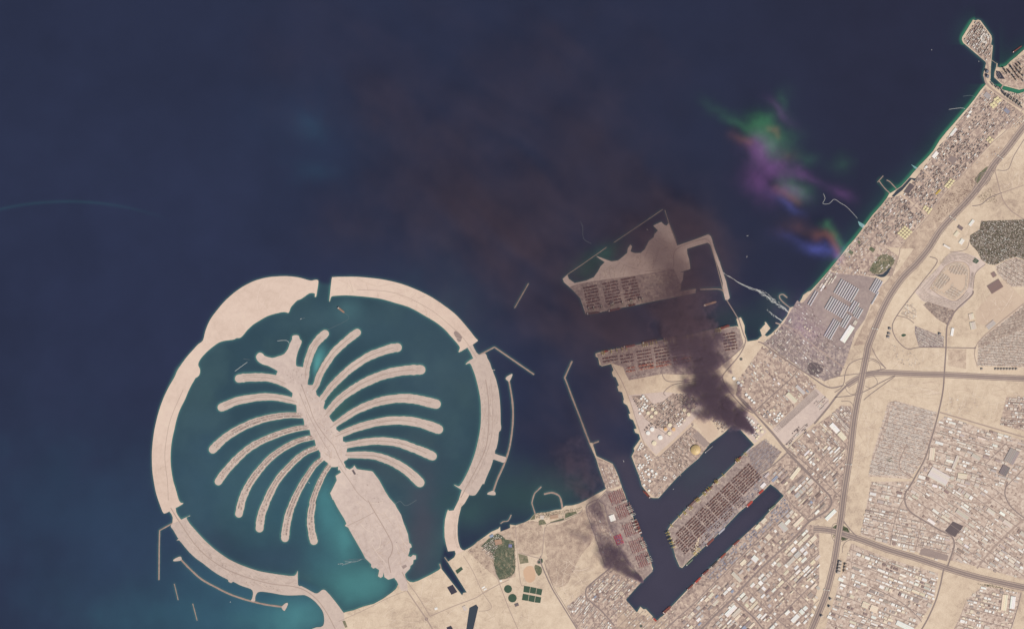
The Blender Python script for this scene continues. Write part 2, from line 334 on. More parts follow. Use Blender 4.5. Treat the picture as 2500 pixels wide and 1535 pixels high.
# points run from the tip to the root
for k, s, w1, w0 in (
    ('L1', 'V1 1150,1398 1230,1387 1350,1383 1480,1385 1600,1410 1720,1462', 20, 19),
    ('L2', 'V3 940,365 1000,340 1120,290 1280,258 1420,240 1560,240 1700,262 1850,300', 20, 15),
    ('L3', 'V3 835,870 900,805 1000,718 1150,625 1300,555 1450,505 1600,475 1750,458 1920,462', 20, 13),
    ('L4', 'V3 902,1255 960,1170 1040,1075 1150,960 1280,850 1420,770 1560,710 1700,660 1850,620 1990,602', 19, 12),
    ('L5', 'V5 1120,160 1140,70 V3 1190,1470 1240,1350 1310,1230 1410,1100 1520,980 1650,880 1780,805 1900,755 2050,722', 19, 12),
    ('L6', 'V5 1362,330 1370,250 1390,150 1430,50 V3 1500,1450 1570,1310 1650,1190 1750,1080 1850,980 1960,900 2100,845', 20, 12),
    ('L7', 'V5 1660,445 1665,380 1680,280 1710,150 1754,33 V3 1850,1400 1920,1270 1990,1160 2060,1060 2160,975', 20, 11),
    ('L8', 'V5 1998,478 1985,430 1970,350 1960,250 1965,150 1985,50 V3 2035,1500 2070,1390 2120,1270 2180,1150 2250,1050', 19, 11),
    ('R1', 'V1 2185,860 2110,930 2050,1010 2010,1100 1980,1190 1960,1270 1945,1400', 20, 17),
    ('R2', 'V2 355,845 280,900 180,985 80,1080 V1 2217,1190 2160,1280 2110,1380 2080,1470 2030,1540', 19, 15),
    ('R3', 'V2 840,1025 760,1037 640,1075 500,1130 370,1210 260,1290 150,1390 60,1480 V3 2250,130 2190,210 2130,290', 21, 15),
    ('R4', 'V2 1120,1292 1000,1295 860,1310 700,1345 560,1395 420,1460 V4 330,133 200,220 100,310 30,390 -40,470', 24, 16),
    ('R5', 'V4 1305,325 1200,300 1060,268 900,255 740,270 600,300 460,350 330,410 220,480 130,540 30,610', 24, 13),
    ('R6', 'V4 1335,628 1220,585 1080,545 940,525 780,522 620,540 450,580 320,620 200,670 90,715', 23, 15),
    ('R7', 'V4 1262,950 1150,900 1020,850 880,800 740,775 580,768 420,785 300,805 180,830', 22, 14),
    ('R8', 'V4 1110,1268 1020,1180 920,1100 800,1030 680,980 550,945 400,935 220,938', 23, 15)):
    frond(k, s, w0, w1)
land('palm_trunk_island', P('V1 1700,1460 1600,1395 1605,1330 1610,1305 1500,1245 1430,1225 1375,1185 1355,1140 1370,1105 1400,1085 1440,1100 1460,1125 1550,1150 1620,1130 1690,1105 1740,1040 1760,980 1790,925 1790,890 1830,875 1870,885 1880,920 1905,950 1890,1000 1860,1070 1840,1150 1835,1210 1845,1250 1910,1260 1990,1300 1975,1470 2035,1475 V3 2080,190 2085,215 2145,265 2185,300 2165,370 2215,415 2245,495 2280,540 2320,600 2320,630 2360,660 2400,720 2400,770 2440,790 2450,870 V4 215,940 245,980 200,1010 195,1030 215,1085 130,1120 128,1080 V3 2345,1075 2265,1080 2215,1030 2175,1000 2130,950 2130,910 2075,825 2060,755 2010,690 2000,635 1950,630 1935,570 1925,500 1860,430 1842,415 1840,330 1785,245 1795,190 1700,120'), M['greysand'], z=4.3, sm=2, jitter=.1)
land('palm_trunk_island', P('V4 130,1080 160,1145 95,1185 110,1240 60,1340 30,1395 60,1470 V6 70,0 110,80 200,230 220,275 200,300 240,320 300,430 400,600 440,680 510,750 510,780 535,800 560,790 605,820 590,890 620,910 645,895 655,845 665,900 710,930 780,910 810,950 825,980 860,1060 940,1060 930,935 910,900 905,865 965,800 970,770 1000,745 1005,700 1035,690 1035,650 1000,640 975,665 940,655 960,590 960,565 985,550 975,515 955,500 940,400 900,290 840,190 838,150 790,50 V4 740,1450 690,1370 620,1240 545,1140 530,1130 380,1110 350,1105 320,1060 305,1085 265,1110 215,1085 195,1030'), M['greysand'], z=4.1, jitter=.1)
# ---- mainland and port
COAST = P('842,1570 V6 195,1400 190,1320 205,1312 300,1290 420,1245 540,1215 640,1160 740,1090 800,1040 828,985 880,960 930,935 960,955 1000,962 1060,945 1120,915 1210,870 1300,820 1325,795 1575,1115 1590,1085 1630,1080 1405,720 1420,715 1480,672 1500,640 1600,590 1640,570 1700,535 1760,485 1850,420 1920,370 2000,335 2020,310 2025,380 2050,400 2085,410 2085,460 2150,470 2155,395 2140,330 2135,285 2200,295 2300,280 2365,245 W1 60,865 150,845 220,810 265,785 340,695 430,680 560,665 650,640 740,630 770,600 800,577 900,572 1000,545 1100,500 1200,440 1300,385 1400,330 1420,310 1380,230 1300,0 B 500,1230 420,1045 455,1040 500,1190 515,1200 660,1270 690,1285 730,1380 W1 1540,0 1600,150 1640,270 1660,335 1690,400 1720,500 1760,620 1810,730 1850,850 1900,980 1960,1080 2010,1200 2060,1330 2100,1480 W2 2120,290 2105,330 1980,460 1900,540 1800,650 1720,740 1705,770 1790,860 1860,930 1880,945 1930,860 1975,900 2010,895 2120,1010 2170,1080 W7 600,1080 700,970 870,790 980,690 1070,600 1160,510 1260,410 1370,310 1480,200 W6 1200,1000 1340,870 1470,730 1580,610 1645,540 1590,480 1530,430 1480,398 1400,480 1270,600 1100,740 930,920 800,1050 600,1230 500,1320 420,1405 390,1390 340,1270 310,1150 270,1000 240,960 290,885 480,690 650,540 800,390 930,280 1080,130 1200,0 W5 1780,615 1590,410 1525,375 1400,490 1250,600 1110,780 990,880 860,1000 740,1130 630,1255 570,1255 535,1250 500,1200 430,1110 400,1000 360,900 305,755 340,690 330,660 400,560 410,545 395,490 350,470 335,430 365,420 325,320 285,300 270,245 290,240 255,145 210,115 205,80 215,75 195,0 W4 440,1070 395,1055 380,1000 400,985 360,890 330,880 315,830 335,800 305,730 195,757 165,740 150,655 120,640 118,605 200,580 450,535 680,490 930,440 1180,395 1500,320 1820,275 1840,290 1815,200 1815,185 1865,170 1880,200 1910,270 1912,350 1940,440 1945,460 2065,440 2120,390 2095,320 2160,250 2150,230 2165,225 2220,300 2150,380 2180,400 2230,370 2300,300 2365,220 2420,150 X3 385,940 450,920 490,895 530,830 545,790 600,750 640,735 700,670 800,560 900,440 990,330 1080,210 1170,110 1235,25 X2 560,1220 640,1110 740,1000 810,910 840,855 930,800 990,760 1090,650 1130,600 1220,500 1300,420 1370,340 1450,210 1530,110 1610,20 X1 1720,1370 1800,1280 1870,1190 1940,1090 2010,1010 1985,950 1970,910 2000,790 2010,755 1730,515 1715,480 1720,450 1850,240 1880,250 1910,240 1940,250 2070,430 2078,470 2065,540 2088,550 2070,740 2065,800 2060,950 M 615,800 640,860 760,960 900,1025 950,1075 1050,1100 1200,1140 1360,1180 1520,1130 F 2640,215 2640,1640 842,1640')
land('mainland', COAST, M['sand'], z=4.0, jitter=.1, flare=.6)
land('mainland', P('M 1660,1000 1520,1040 1390,1075 980,970 900,910 725,750 730,620 780,470 790,380 815,380 805,470 870,490 950,485 1050,440 1150,330 1300,210 1520,10 1700,-120 2400,-600 2400,1000'), M['sand'], z=4.0, jitter=.05)
land('causeway', P('V4 1615,1350 1710,1405 1650,1512 V6 1565,80 1535,200 1522,300 1522,400 1530,480 1550,550 1575,580 1640,600 1700,800 1500,740 1490,660 1500,630 1490,592 1410,600 1385,510 1370,430 1368,320 1375,230 1395,150 1410,112 1425,125 1475,120 1490,90 1535,0'), M['dredged'], z=3.7)
land('port_island', P('W3 215,890 230,930 300,990 400,1080 430,1130 490,1310 560,1312 760,1270 1080,1205 1400,1140 1810,1060 1815,1010 1630,1040 1630,960 1660,900 1670,810 1620,815 1750,770 1748,740 1735,650 1715,590 1710,530 1830,490 1960,455 1990,480 2040,620 2100,790 2140,940 2140,1040 2150,1060 2170,1140 2200,1145 2225,1120 2180,920 2100,680 2040,520 2000,380 1965,355 1800,420 1590,490 1560,400 1490,220 1470,250 1440,245 1400,205 1370,220 1305,250 1360,310 1320,350 1310,390 1250,440 1200,540 1150,580 1080,580 1030,560 1050,500 1030,480 1000,520 990,580 930,630 880,670 800,680 730,655 620,615 640,635 720,690 670,740 640,800 590,870 500,910 360,940 290,890 270,840'), M['greysand'], z=4.0, jitter=.1)

# ---- breakwaters (each a thing)
mound('breakwater', P('V2 1825,1115 2005,1020 F 1304,914'), 3.0, 'bent rubble breakwater running off the eastern crescent towards the port', sm=0)
mound('breakwater', P('V2 2175,1400 V4 2190,100 2215,250 2228,400 2225,560 2210,700 2185,850 2140,1000 2090,1120 2040,1230 1990,1375'), 3.4, 'curved rubble breakwater with wide heads lying along the eastern crescent', heads=('V2 2140,1390 2205,1345 2222,1355 2190,1425 2165,1425', 'V4 1920,1400 1935,1385 1985,1365 2015,1385 2012,1418 1930,1412'))
mound('breakwater', P('V5 345,268 190,355 185,550 182,935'), 2.6, 'thin bent breakwater off the south-western crescent neck, standing straight in open water', sm=0)
mound('breakwater', P('V5 435,690 540,800 680,925 850,1020 1000,1095 1150,1150 1300,1192 1450,1225 1640,1250'), 3.4, 'curved rubble breakwater with wide heads lying along the south-western crescent', heads=('V5 355,695 420,662 445,670 440,705 360,715', 'V5 1620,1250 1670,1205 1695,1215 1660,1290 1640,1288'))
g2 = 'short detached breakwaters'
mound('breakwater', P('V5 362,980 408,1170'), 1.8, 'short straight detached breakwater in open water off the south-western crescent', group=g2)
mound('breakwater', P('V5 578,1212 630,1410'), 1.8, 'short straight detached breakwater in open water off the south-western crescent', group=g2)
mound('breakwater', P('V2 2415,255 2248,550'), 2.2, 'lone straight breakwater under the smoke between palm island and port')
mound('breakwater', P('B 220,100 135,290 170,380 225,530 300,720 375,920 430,1060 470,1150'), 3.0, 'long bent breakwater guarding the port entrance, ending at the narrow peninsula', sm=0)
mound('jetty', P('B 455,1052 530,1022'), 2.4, 'short stub jetty at the tip of the narrow peninsula', cat='jetty')
mound('breakwater', P('W1 345,690 305,560 300,520 335,400 380,350 440,290'), 2.6, 'western arm of the little beach harbour with a rounded tip')
mound('breakwater', P('W1 755,620 745,540 720,450 690,415 640,390 590,380 530,390 480,402'), 3.4, 'hooked eastern arm of the little beach harbour')
mound('breakwater', P('V6 2025,275 2060,250 2115,240 2150,172'), 2.2, 'crooked arm sheltering the golf resort marina')
mound('breakwater', P('V6 1330,800 1312,745'), 2.6, 'knob-ended western jetty at the straight canal mouth', cat='jetty')
mound('breakwater', P('V6 1410,725 1370,668'), 1.8, 'thin eastern jetty at the straight canal mouth', cat='jetty')
mound('sea_wall', P('W3 830,455 1000,340 1200,205 1420,55'), 1.2, 'thin sea wall running out from the unfinished side of the port island', cat='sea wall')
mound('sea_wall', P('W3 1445,65 1490,210 1560,380 1590,490'), 1.2, 'thin sea wall along the north-eastern edge of the unfinished port island', cat='sea wall')
mound('sea_wall', P('W3 270,840 480,695 745,510'), 1.4, 'pale sea wall from the western corner of the port island', cat='sea wall')
mound('breakwater', P('W3 1870,1017 2000,1012 2110,1015 2150,1045'), 2.0, 'slender hooked spit closing the port island lagoon')
mound('breakwater', P('X3 385,940 300,870 262,820 265,790 300,780 330,800 355,822'), 2.4, 'hook-shaped breakwater beside the foaming smelter outfall')
mound('breakwater', P('X2 870,862 800,800 750,740 722,700'), 2.0, 'western curved arm of the power station intake harbour')
mound('breakwater', P('X2 700,715 770,637'), 1.8, 'straight spur crossing the tip of the power station intake arm')
mound('breakwater', P('X2 930,795 880,740 845,705 810,688'), 2.0, 'eastern curved arm of the power station intake harbour')
mound('footbridge', P('M 655,290 760,365 800,378'), .7, 'slim footbridge linking the resort island to the marina beach', z=8, sm=0, cat='bridge', mat=M['pale'])

# ------------------------------------------------------------------ ground areas
A45, A15, A35, A0 = 'tan45', 'tan15', 'tan35', 'tan0'
SOLID = {'canal', 'lined_pond', 'turf_pitch', 'green_field', 'boat_basin', 'reservoir_pond', 'sports_field', 'pool', 'riding_track', 'sand_pad', 'grey_pad'}
def area_sheet(name, s, mat, z=4.3, sm=0, busy=False): return sheet(name, P(s), M[mat], z, sm, busy or name in SOLID)
area_sheet('container_yard', 'W6 255,960 300,890 480,700 650,550 800,400 930,290 1080,140 1200,10 1400,-130 1620,10 1480,200 1330,300 1150,480 980,650 850,760 640,980 560,1180 600,1210 420,1395 395,1385 345,1270', 'ylot45')
area_sheet('quay_yard', 'W6 640,980 850,760 980,650 1150,480 1330,300 1480,230 1475,390 1270,595 1100,735 930,915 800,1045 600,1225', 'grey45', 4.35)
area_sheet('container_yard', 'W1 1420,350 1650,340 1720,510 1850,860 1960,1090 2090,1470 2110,1560 1960,1700 1700,1400 1600,1200 1450,900 1380,560 1290,500', 'ylot45')
area_sheet('container_yard', 'W3 300,985 420,945 700,900 1100,850 1550,770 1640,960 1630,1040 1810,1012 1808,1058 1400,1138 760,1268 495,1308 432,1130', 'ylot45')
area_sheet('container_yard', 'W4 125,610 450,540 930,445 1500,325 1815,280 1840,320 1885,480 1880,540 1750,660 1500,830 1180,860 920,850 520,925 480,850 450,770 300,715 190,750 155,660', 'ylot45')
area_sheet('free_zone_ground', 'W6 1420,290 1680,0 2380,-60 2390,200 2330,700 2150,800 1950,850 1330,1450 1250,1512 660,1512 1090,1110 1470,740 1650,545 1480,380', 'tan45')
area_sheet('free_zone_ground', 'W7 560,1130 700,975 980,695 1480,205 1700,0 2463,0 2463,700 2310,1256 2270,1420 520,1400', 'tan45', 4.33)
area_sheet('stock_yard', 'W7 700,985 980,700 1370,320 1500,340 1460,420 1200,640 900,850', 'dark45', 4.45)
area_sheet('free_zone_ground', 'W2 1110,660 1130,560 1440,300 1700,420 1960,470 1900,540 1710,755 1870,940 2170,1085 2463,860 2463,1330 1020,1330 820,860 1080,640', 'tan45', 4.33)
area_sheet('stock_yard', 'W2 1600,900 1880,945 2170,1085 2240,1010 2350,1100 2300,1260 1560,1260', 'scrub', 4.5)
area_sheet('tank_farm_ground', 'W5 270,20 700,-20 1080,30 1230,180 1060,330 600,740 520,660 430,540 340,300', 'greysand')
area_sheet('refinery_ground', 'W5 300,30 480,20 560,130 660,110 800,0 1060,10 1110,130 930,330 800,400 640,420 470,310', 'tan45', 4.5)
area_sheet('refinery_ground', 'W5 320,740 420,570 520,670 600,760 670,740 1010,390 1090,440 1250,600 1110,775 860,995 640,1245 570,1245 430,1105', 'tan45', 4.5)
area_sheet('sand_pad', 'W5 1070,350 1140,270 1210,290 1350,460 1350,490 1260,580 1230,575', 'pale', 4.7, busy=True)
area_sheet('grey_pad', 'W5 1030,510 1100,450 1240,600 1180,650', 'yard', 4.7, busy=True)
area_sheet('refinery_ground', 'W5 1580,180 1700,230 1780,290 1930,460 1790,600 1600,400 1640,330', 'greysand', 4.5)
area_sheet('rail_yard', 'X5 420,1220 940,725 1100,860 1110,960 900,1160 600,1420 500,1350', 'greysand', 4.45)
area_sheet('industrial_ground', 'X5 -20,820 20,620 300,220 540,330 830,570 960,700 430,1200 210,1020', 'tan45', 4.4)
area_sheet('industrial_ground', 'X5 310,180 430,90 560,-60 720,-330 1000,-160 1370,-280 1420,60 1300,420 1230,580 1050,640 860,560 540,330', 'grey45', 4.4)
area_sheet('smelter_ground', 'X3 700,690 860,500 950,530 1300,560 1450,590 1500,660 1380,840 1290,1080 1130,1300 1000,1450 760,1310 430,960 560,860', 'smelter_yard', 4.42)
area_sheet('industrial_ground', 'X3 870,480 1000,330 1250,40 1480,170 1700,330 1620,560 1300,560 950,530', 'tan45', 4.4)
area_sheet('power_station_ground', 'X2 370,1500 530,1300 600,1180 830,900 1000,870 1240,560 1470,250 1640,60 1720,0 2270,0 2030,290 1500,850 1300,1110 960,1500', 'tan45', 4.4)
area_sheet('power_station_ground', 'X1 1630,1512 1740,1380 2000,1050 2120,1130 2463,1370 2463,1480 2290,1560 2000,1560', 'tan45', 4.4)
area_sheet('scrub_land', 'X2 960,1512 1300,1130 1500,870 2030,310 2280,80 2463,-120 2463,40 2250,340 1980,700 1600,1120 1340,1450 1300,1512', 'scrub', 4.36)
area_sheet('scrub_land', 'X3 1400,850 1480,700 1700,480 1900,200 2050,230 1850,440 1620,740 1500,930 1400,1160 1290,1380 1150,1400 1290,1100', 'scrub', 4.36)
area_sheet('scrub_land', 'V6 1760,480 2000,380 2200,300 2200,900 2010,940 1850,800 1640,600', 'scrub', 4.3)
area_sheet('scrub_land', 'W1 60,900 300,800 460,900 440,1300 100,1280 60,1100', 'scrub', 4.3, sm=2)
area_sheet('scrub_land', 'W2 500,160 900,120 1000,60 940,300 880,400 820,540 640,560 560,420', 'scrub', 4.3, sm=2)
area_sheet('scrub_land', 'W1 480,900 700,860 1000,700 1100,640 1250,1000 1050,1300 900,1512 600,1512 520,1300', 'scrub', 4.28, sm=2)
area_sheet('free_zone_ground', 'W1 1100,600 1300,500 1450,900 1640,1340 1560,1500 1400,1512 1200,960', 'tan45', 4.4)
area_sheet('peninsula_ground', 'B 500,1210 660,1275 690,1290 790,1530 620,1600', 'tan45', 4.4)
area_sheet('free_zone_ground', 'X7 430,530 540,-20 2140,-40 2140,1000 1720,880 1380,800 740,640', 'light15', 4.4)
area_sheet('free_zone_ground', 'X7 330,620 720,780 1240,930 1200,1200 1040,1450 900,1620 30,1620 170,1150', 'light15', 4.4)
area_sheet('free_zone_ground', 'X7 1400,1512 1560,1180 1700,1060 2090,1130 2050,1350 1980,1620 1400,1620', 'light15', 4.4)
area_sheet('housing_ground', 'X6 830,500 920,480 1420,620 1380,800 1330,1000 1250,1200 1090,1420 590,1390 640,1130 760,750', 'light15', 4.43)
area_sheet('free_zone_ground', 'X6 1400,750 1520,670 2060,850 2463,960 2463,1512 1130,1512 1330,1040', 'light15', 4.42)
area_sheet('free_zone_ground', 'X6 2250,440 2480,440 2480,850 2170,770', 'tan0', 4.42)
area_sheet('labour_camp_ground', 'X5 1100,1060 1250,930 1370,940 1390,1060 1330,1520 700,1530 600,1450 900,1200', 'tan45', 4.4)
area_sheet('village_ground', 'X4 1170,520 1430,260 1570,90 1770,90 2000,210 1880,330 1850,520 1830,600 1640,770 1280,680 1190,600', 'greysand', 4.4, sm=3)
area_sheet('village_ground', 'X4 1340,480 1480,290 1540,230 1650,190 1760,210 1810,300 1790,500 1640,660 1500,610 1360,540', 'pale', 4.5, sm=3)
area_sheet('village_ground', 'X4 1250,710 1300,670 1640,780 1560,960 1420,880', 'dark35', 4.5)
area_sheet('village_ground', 'X4 1150,960 1380,1050 1500,1090 1500,1220 1200,1220 1150,1050', 'grey15', 4.5)
area_sheet('village_ground', 'X4 1910,1150 2463,700 2480,1460 1900,1440', 'light35', 4.5)
area_sheet('garden_district', 'R 900,0 860,200 640,330 650,520 820,700 900,880 1060,990 1230,1010 1480,880 1700,820 1960,900 1960,-40', 'garden', 4.5)
area_sheet('village_ground', 'R 1230,1040 1480,900 1700,840 1960,920 1960,1512 1600,1512 1480,1400 1280,1220', 'light35', 4.5)
area_sheet('resort_island_ground', 'X1 1735,480 1760,440 1890,265 1930,260 2060,440 2060,540 2078,560 2060,745 2015,745 1750,515', 'dark45', 4.4)
area_sheet('marina_ground', 'M 900,640 1000,600 1150,420 1400,220 1540,120 1540,1020 1390,1050 990,950 900,880 760,740 750,640', 'tan45', 4.4)
area_sheet('marina_ground', 'M 960,1080 1200,1150 1360,1190 1540,1140 1540,1540 1300,1380 930,1180', 'light45', 4.4)
area_sheet('boat_basin', 'M 770,570 880,590 950,700 1010,790 900,790 840,780 780,700', 'pond', 4.6)
area_sheet('pale_sand', 'X4 2060,590 2210,410 2430,620 2463,640 2463,680 2280,860 1960,960 1880,800', 'pale', 4.35, sm=2)
area_sheet('plot_ground', 'X4 1550,1240 1770,1240 1765,1480 1550,1440', 'scrub', 4.35)
area_sheet('golf_course', 'V6 1800,540 1990,390 2085,460 2180,480 2190,640 2200,800 2160,880 2010,930 1950,760 1930,620', 'golf', 4.5, sm=2)
area_sheet('lawn', 'W1 400,870 400,800 470,770 520,850', 'grass', 4.6); area_sheet('lawn', 'W1 800,690 960,660 980,690 790,770', 'grass', 4.6)
area_sheet('lawn', 'W1 270,790 340,700 350,780', 'grass', 4.55); area_sheet('lawn', 'W1 570,820 780,760 780,790 580,840', 'grass', 4.6)
area_sheet('lawn', 'W2 90,60 230,100 250,200 120,220', 'grass', 4.5); area_sheet('lawn', 'W2 350,230 440,270 450,340 400,400 340,300', 'grass', 4.5, sm=2)
area_sheet('lawn', 'W2 400,150 430,130 460,150 460,200 430,215 400,200', 'pitch', 5.2, sm=2)
area_sheet('riding_track', 'W2 170,330 220,260 300,250 340,310 355,400 330,470 260,500 200,460', 'clay', 4.5, sm=3)
area_sheet('turf_pitch', 'W2 170,642 440,692 440,716 166,662', 'pale', 4.5)
for q in ('180,545 275,560 260,655 170,640', '280,562 370,580 355,670 265,655', '375,582 458,600 440,690 360,672', '165,665 255,682 240,775 148,760', '260,684 350,700 335,795 245,777', '355,702 440,720 425,805 340,797'):
    area_sheet('turf_pitch', 'W2 ' + q, 'pitch', 4.6)
for cx_, cy_, r_ in ((2113, 1040, 47), (2165, 1147, 50)):
    sheet('round_field', [(800 + (cx_ + r_ * math.cos(t)) * .20833, 1220 + (cy_ + r_ * math.sin(t)) * .20833) for t in np.linspace(0, 2 * math.pi, 24, endpoint=False)], M['pitch'], 4.6)
area_sheet('green_field', 'V6 1495,825 1565,778 1588,808 1518,865', 'pitch', 4.6); area_sheet('green_field', 'V6 172,1415 205,1410 232,1485 205,1495', 'grass', 4.6)
area_sheet('lined_pond', 'V6 1398,1020 1465,988 1520,1075 1450,1108', 'pond', 4.6); area_sheet('lined_pond', 'V6 1390,1490 1445,1468 1480,1530 1420,1560', 'pond', 4.6)
area_sheet('lined_pond', 'V6 865,775 915,752 930,778 885,808', 'yard', 4.7); area_sheet('lined_pond', 'V4 288,1120 312,1112 342,1165 318,1172', 'asphalt_dark', 4.7)
area_sheet('canal', 'V6 1660,1260 1740,1220 1765,1255 1700,1540 1620,1540', 'canal', 4.5)
area_sheet('canal', 'X2 870,880 900,850 930,812 1000,760 1090,660 1165,670 1150,700 1110,680 1000,810 900,890', 'canal', 4.6)
area_sheet('reservoir_pond', 'X3 1400,540 1500,540 1600,440 1590,490 1540,560 1480,575', 'canal', 4.6, sm=2)
area_sheet('sports_field', 'X3 1085,275 1110,240 1155,275 1130,310', 'grass', 4.6); area_sheet('sports_field', 'X3 1335,240 1360,205 1415,240 1385,280', 'grass', 4.6)
area_sheet('sports_field', 'X3 1195,150 1215,130 1240,155 1220,185', 'grass', 4.6)
area_sheet('lawn', 'X4 1840,190 1870,140 1925,180 1890,215', 'pitch', 4.7); area_sheet('lawn', 'X4 985,1075 1005,1058 1040,1062 1040,1080 1005,1092', 'pitch', 4.6, sm=2)
area_sheet('verge', 'X2 1870,680 1930,600 2010,530 2080,520 2010,600 1900,740', 'grass', 4.5)
area_sheet('pool', 'X3 1515,385 1530,375 1555,405 1540,415', 'canal', 4.8)
area_sheet('solar_roof_ground', 'X2 1010,830 1090,720 1150,760 1070,850', 'asphalt_dark', 4.6, busy=True)
area_sheet('brown_pad', 'X2 1545,440 1590,390 1665,430 1610,505', 'asphalt', 4.6, busy=True)
area_sheet('car_park', 'X7 1305,490 1390,390 1500,440 1410,555', 'asphalt_dark', 4.6, busy=True)
area_sheet('car_park', 'X7 1060,680 1100,670 1345,745 1330,805 1040,735', 'yard', 4.6, busy=True)
area_sheet('gravel_mound', 'V2 1515,850 1545,825 1590,860 1615,900 1600,950 1570,955 1545,910', 'yard', 4.4, sm=2)
area_sheet('gravel_yard', 'V6 790,60 860,170 900,300 935,400 800,470 700,250 680,160', 'greysand', 4.35)
area_sheet('burnt_yard', 'X5 840,470 900,410 1000,450 1030,520 960,560 880,560', 'asphalt_dark', 4.5, sm=3)
area_sheet('golf_course', 'X3 1340,490 1450,330 1550,300 1650,360 1600,450 1450,540', 'grass', 4.5, sm=2)
area_sheet('interchange_garden', 'X7 130,480 200,420 300,470 310,560 240,590', 'grass', 4.5, sm=3)

# ------------------------------------------------------------------ roads
def road(s, wid, mat='asphalt', z=5.0, sm=5, name='road'): return ribbon(name, P(s), wid, M[mat], z, sm)
def highway(s, wid, z=5.2):
    p = P(s)
    ribbon('verge', p, wid + 6.5, M['verge'], z - .45, busy=True)
    for d in (-1, 1):
        ribbon('road', p, wid * .46, M['asphalt'], z, off=d * wid * .27)
        ribbon('road', p, 1.5, M['asphalt'], z, off=d * (wid * .5 + 2.6))
    ribbon('road_median', p, wid * .06, M['pale'], z + .3)
highway('X1 2600,1400 X2 2463,50 2250,330 2100,500 1980,690 1800,920 1600,1130 1450,1300 X3 2050,240 1900,420 1750,570 1620,750 1520,930 1430,1140 1330,1400 X5 1560,300 1520,500 1480,720 1440,900 1400,1150 1360,1500 W6 2370,500 2340,750 2310,950 2280,1150 2240,1400 X7 150,850 80,1120 0,1330 -80,1520', 9.5)
highway('X6 330,300 480,205 620,160 800,145 1000,155 1250,165 1500,170 1800,185 2100,200 2500,217', 8.0, 5.6)
highway('X7 -60,470 130,490 400,570 700,680 1000,770 1300,870 1600,960 1900,1030 2180,1090', 9.0, 5.6)
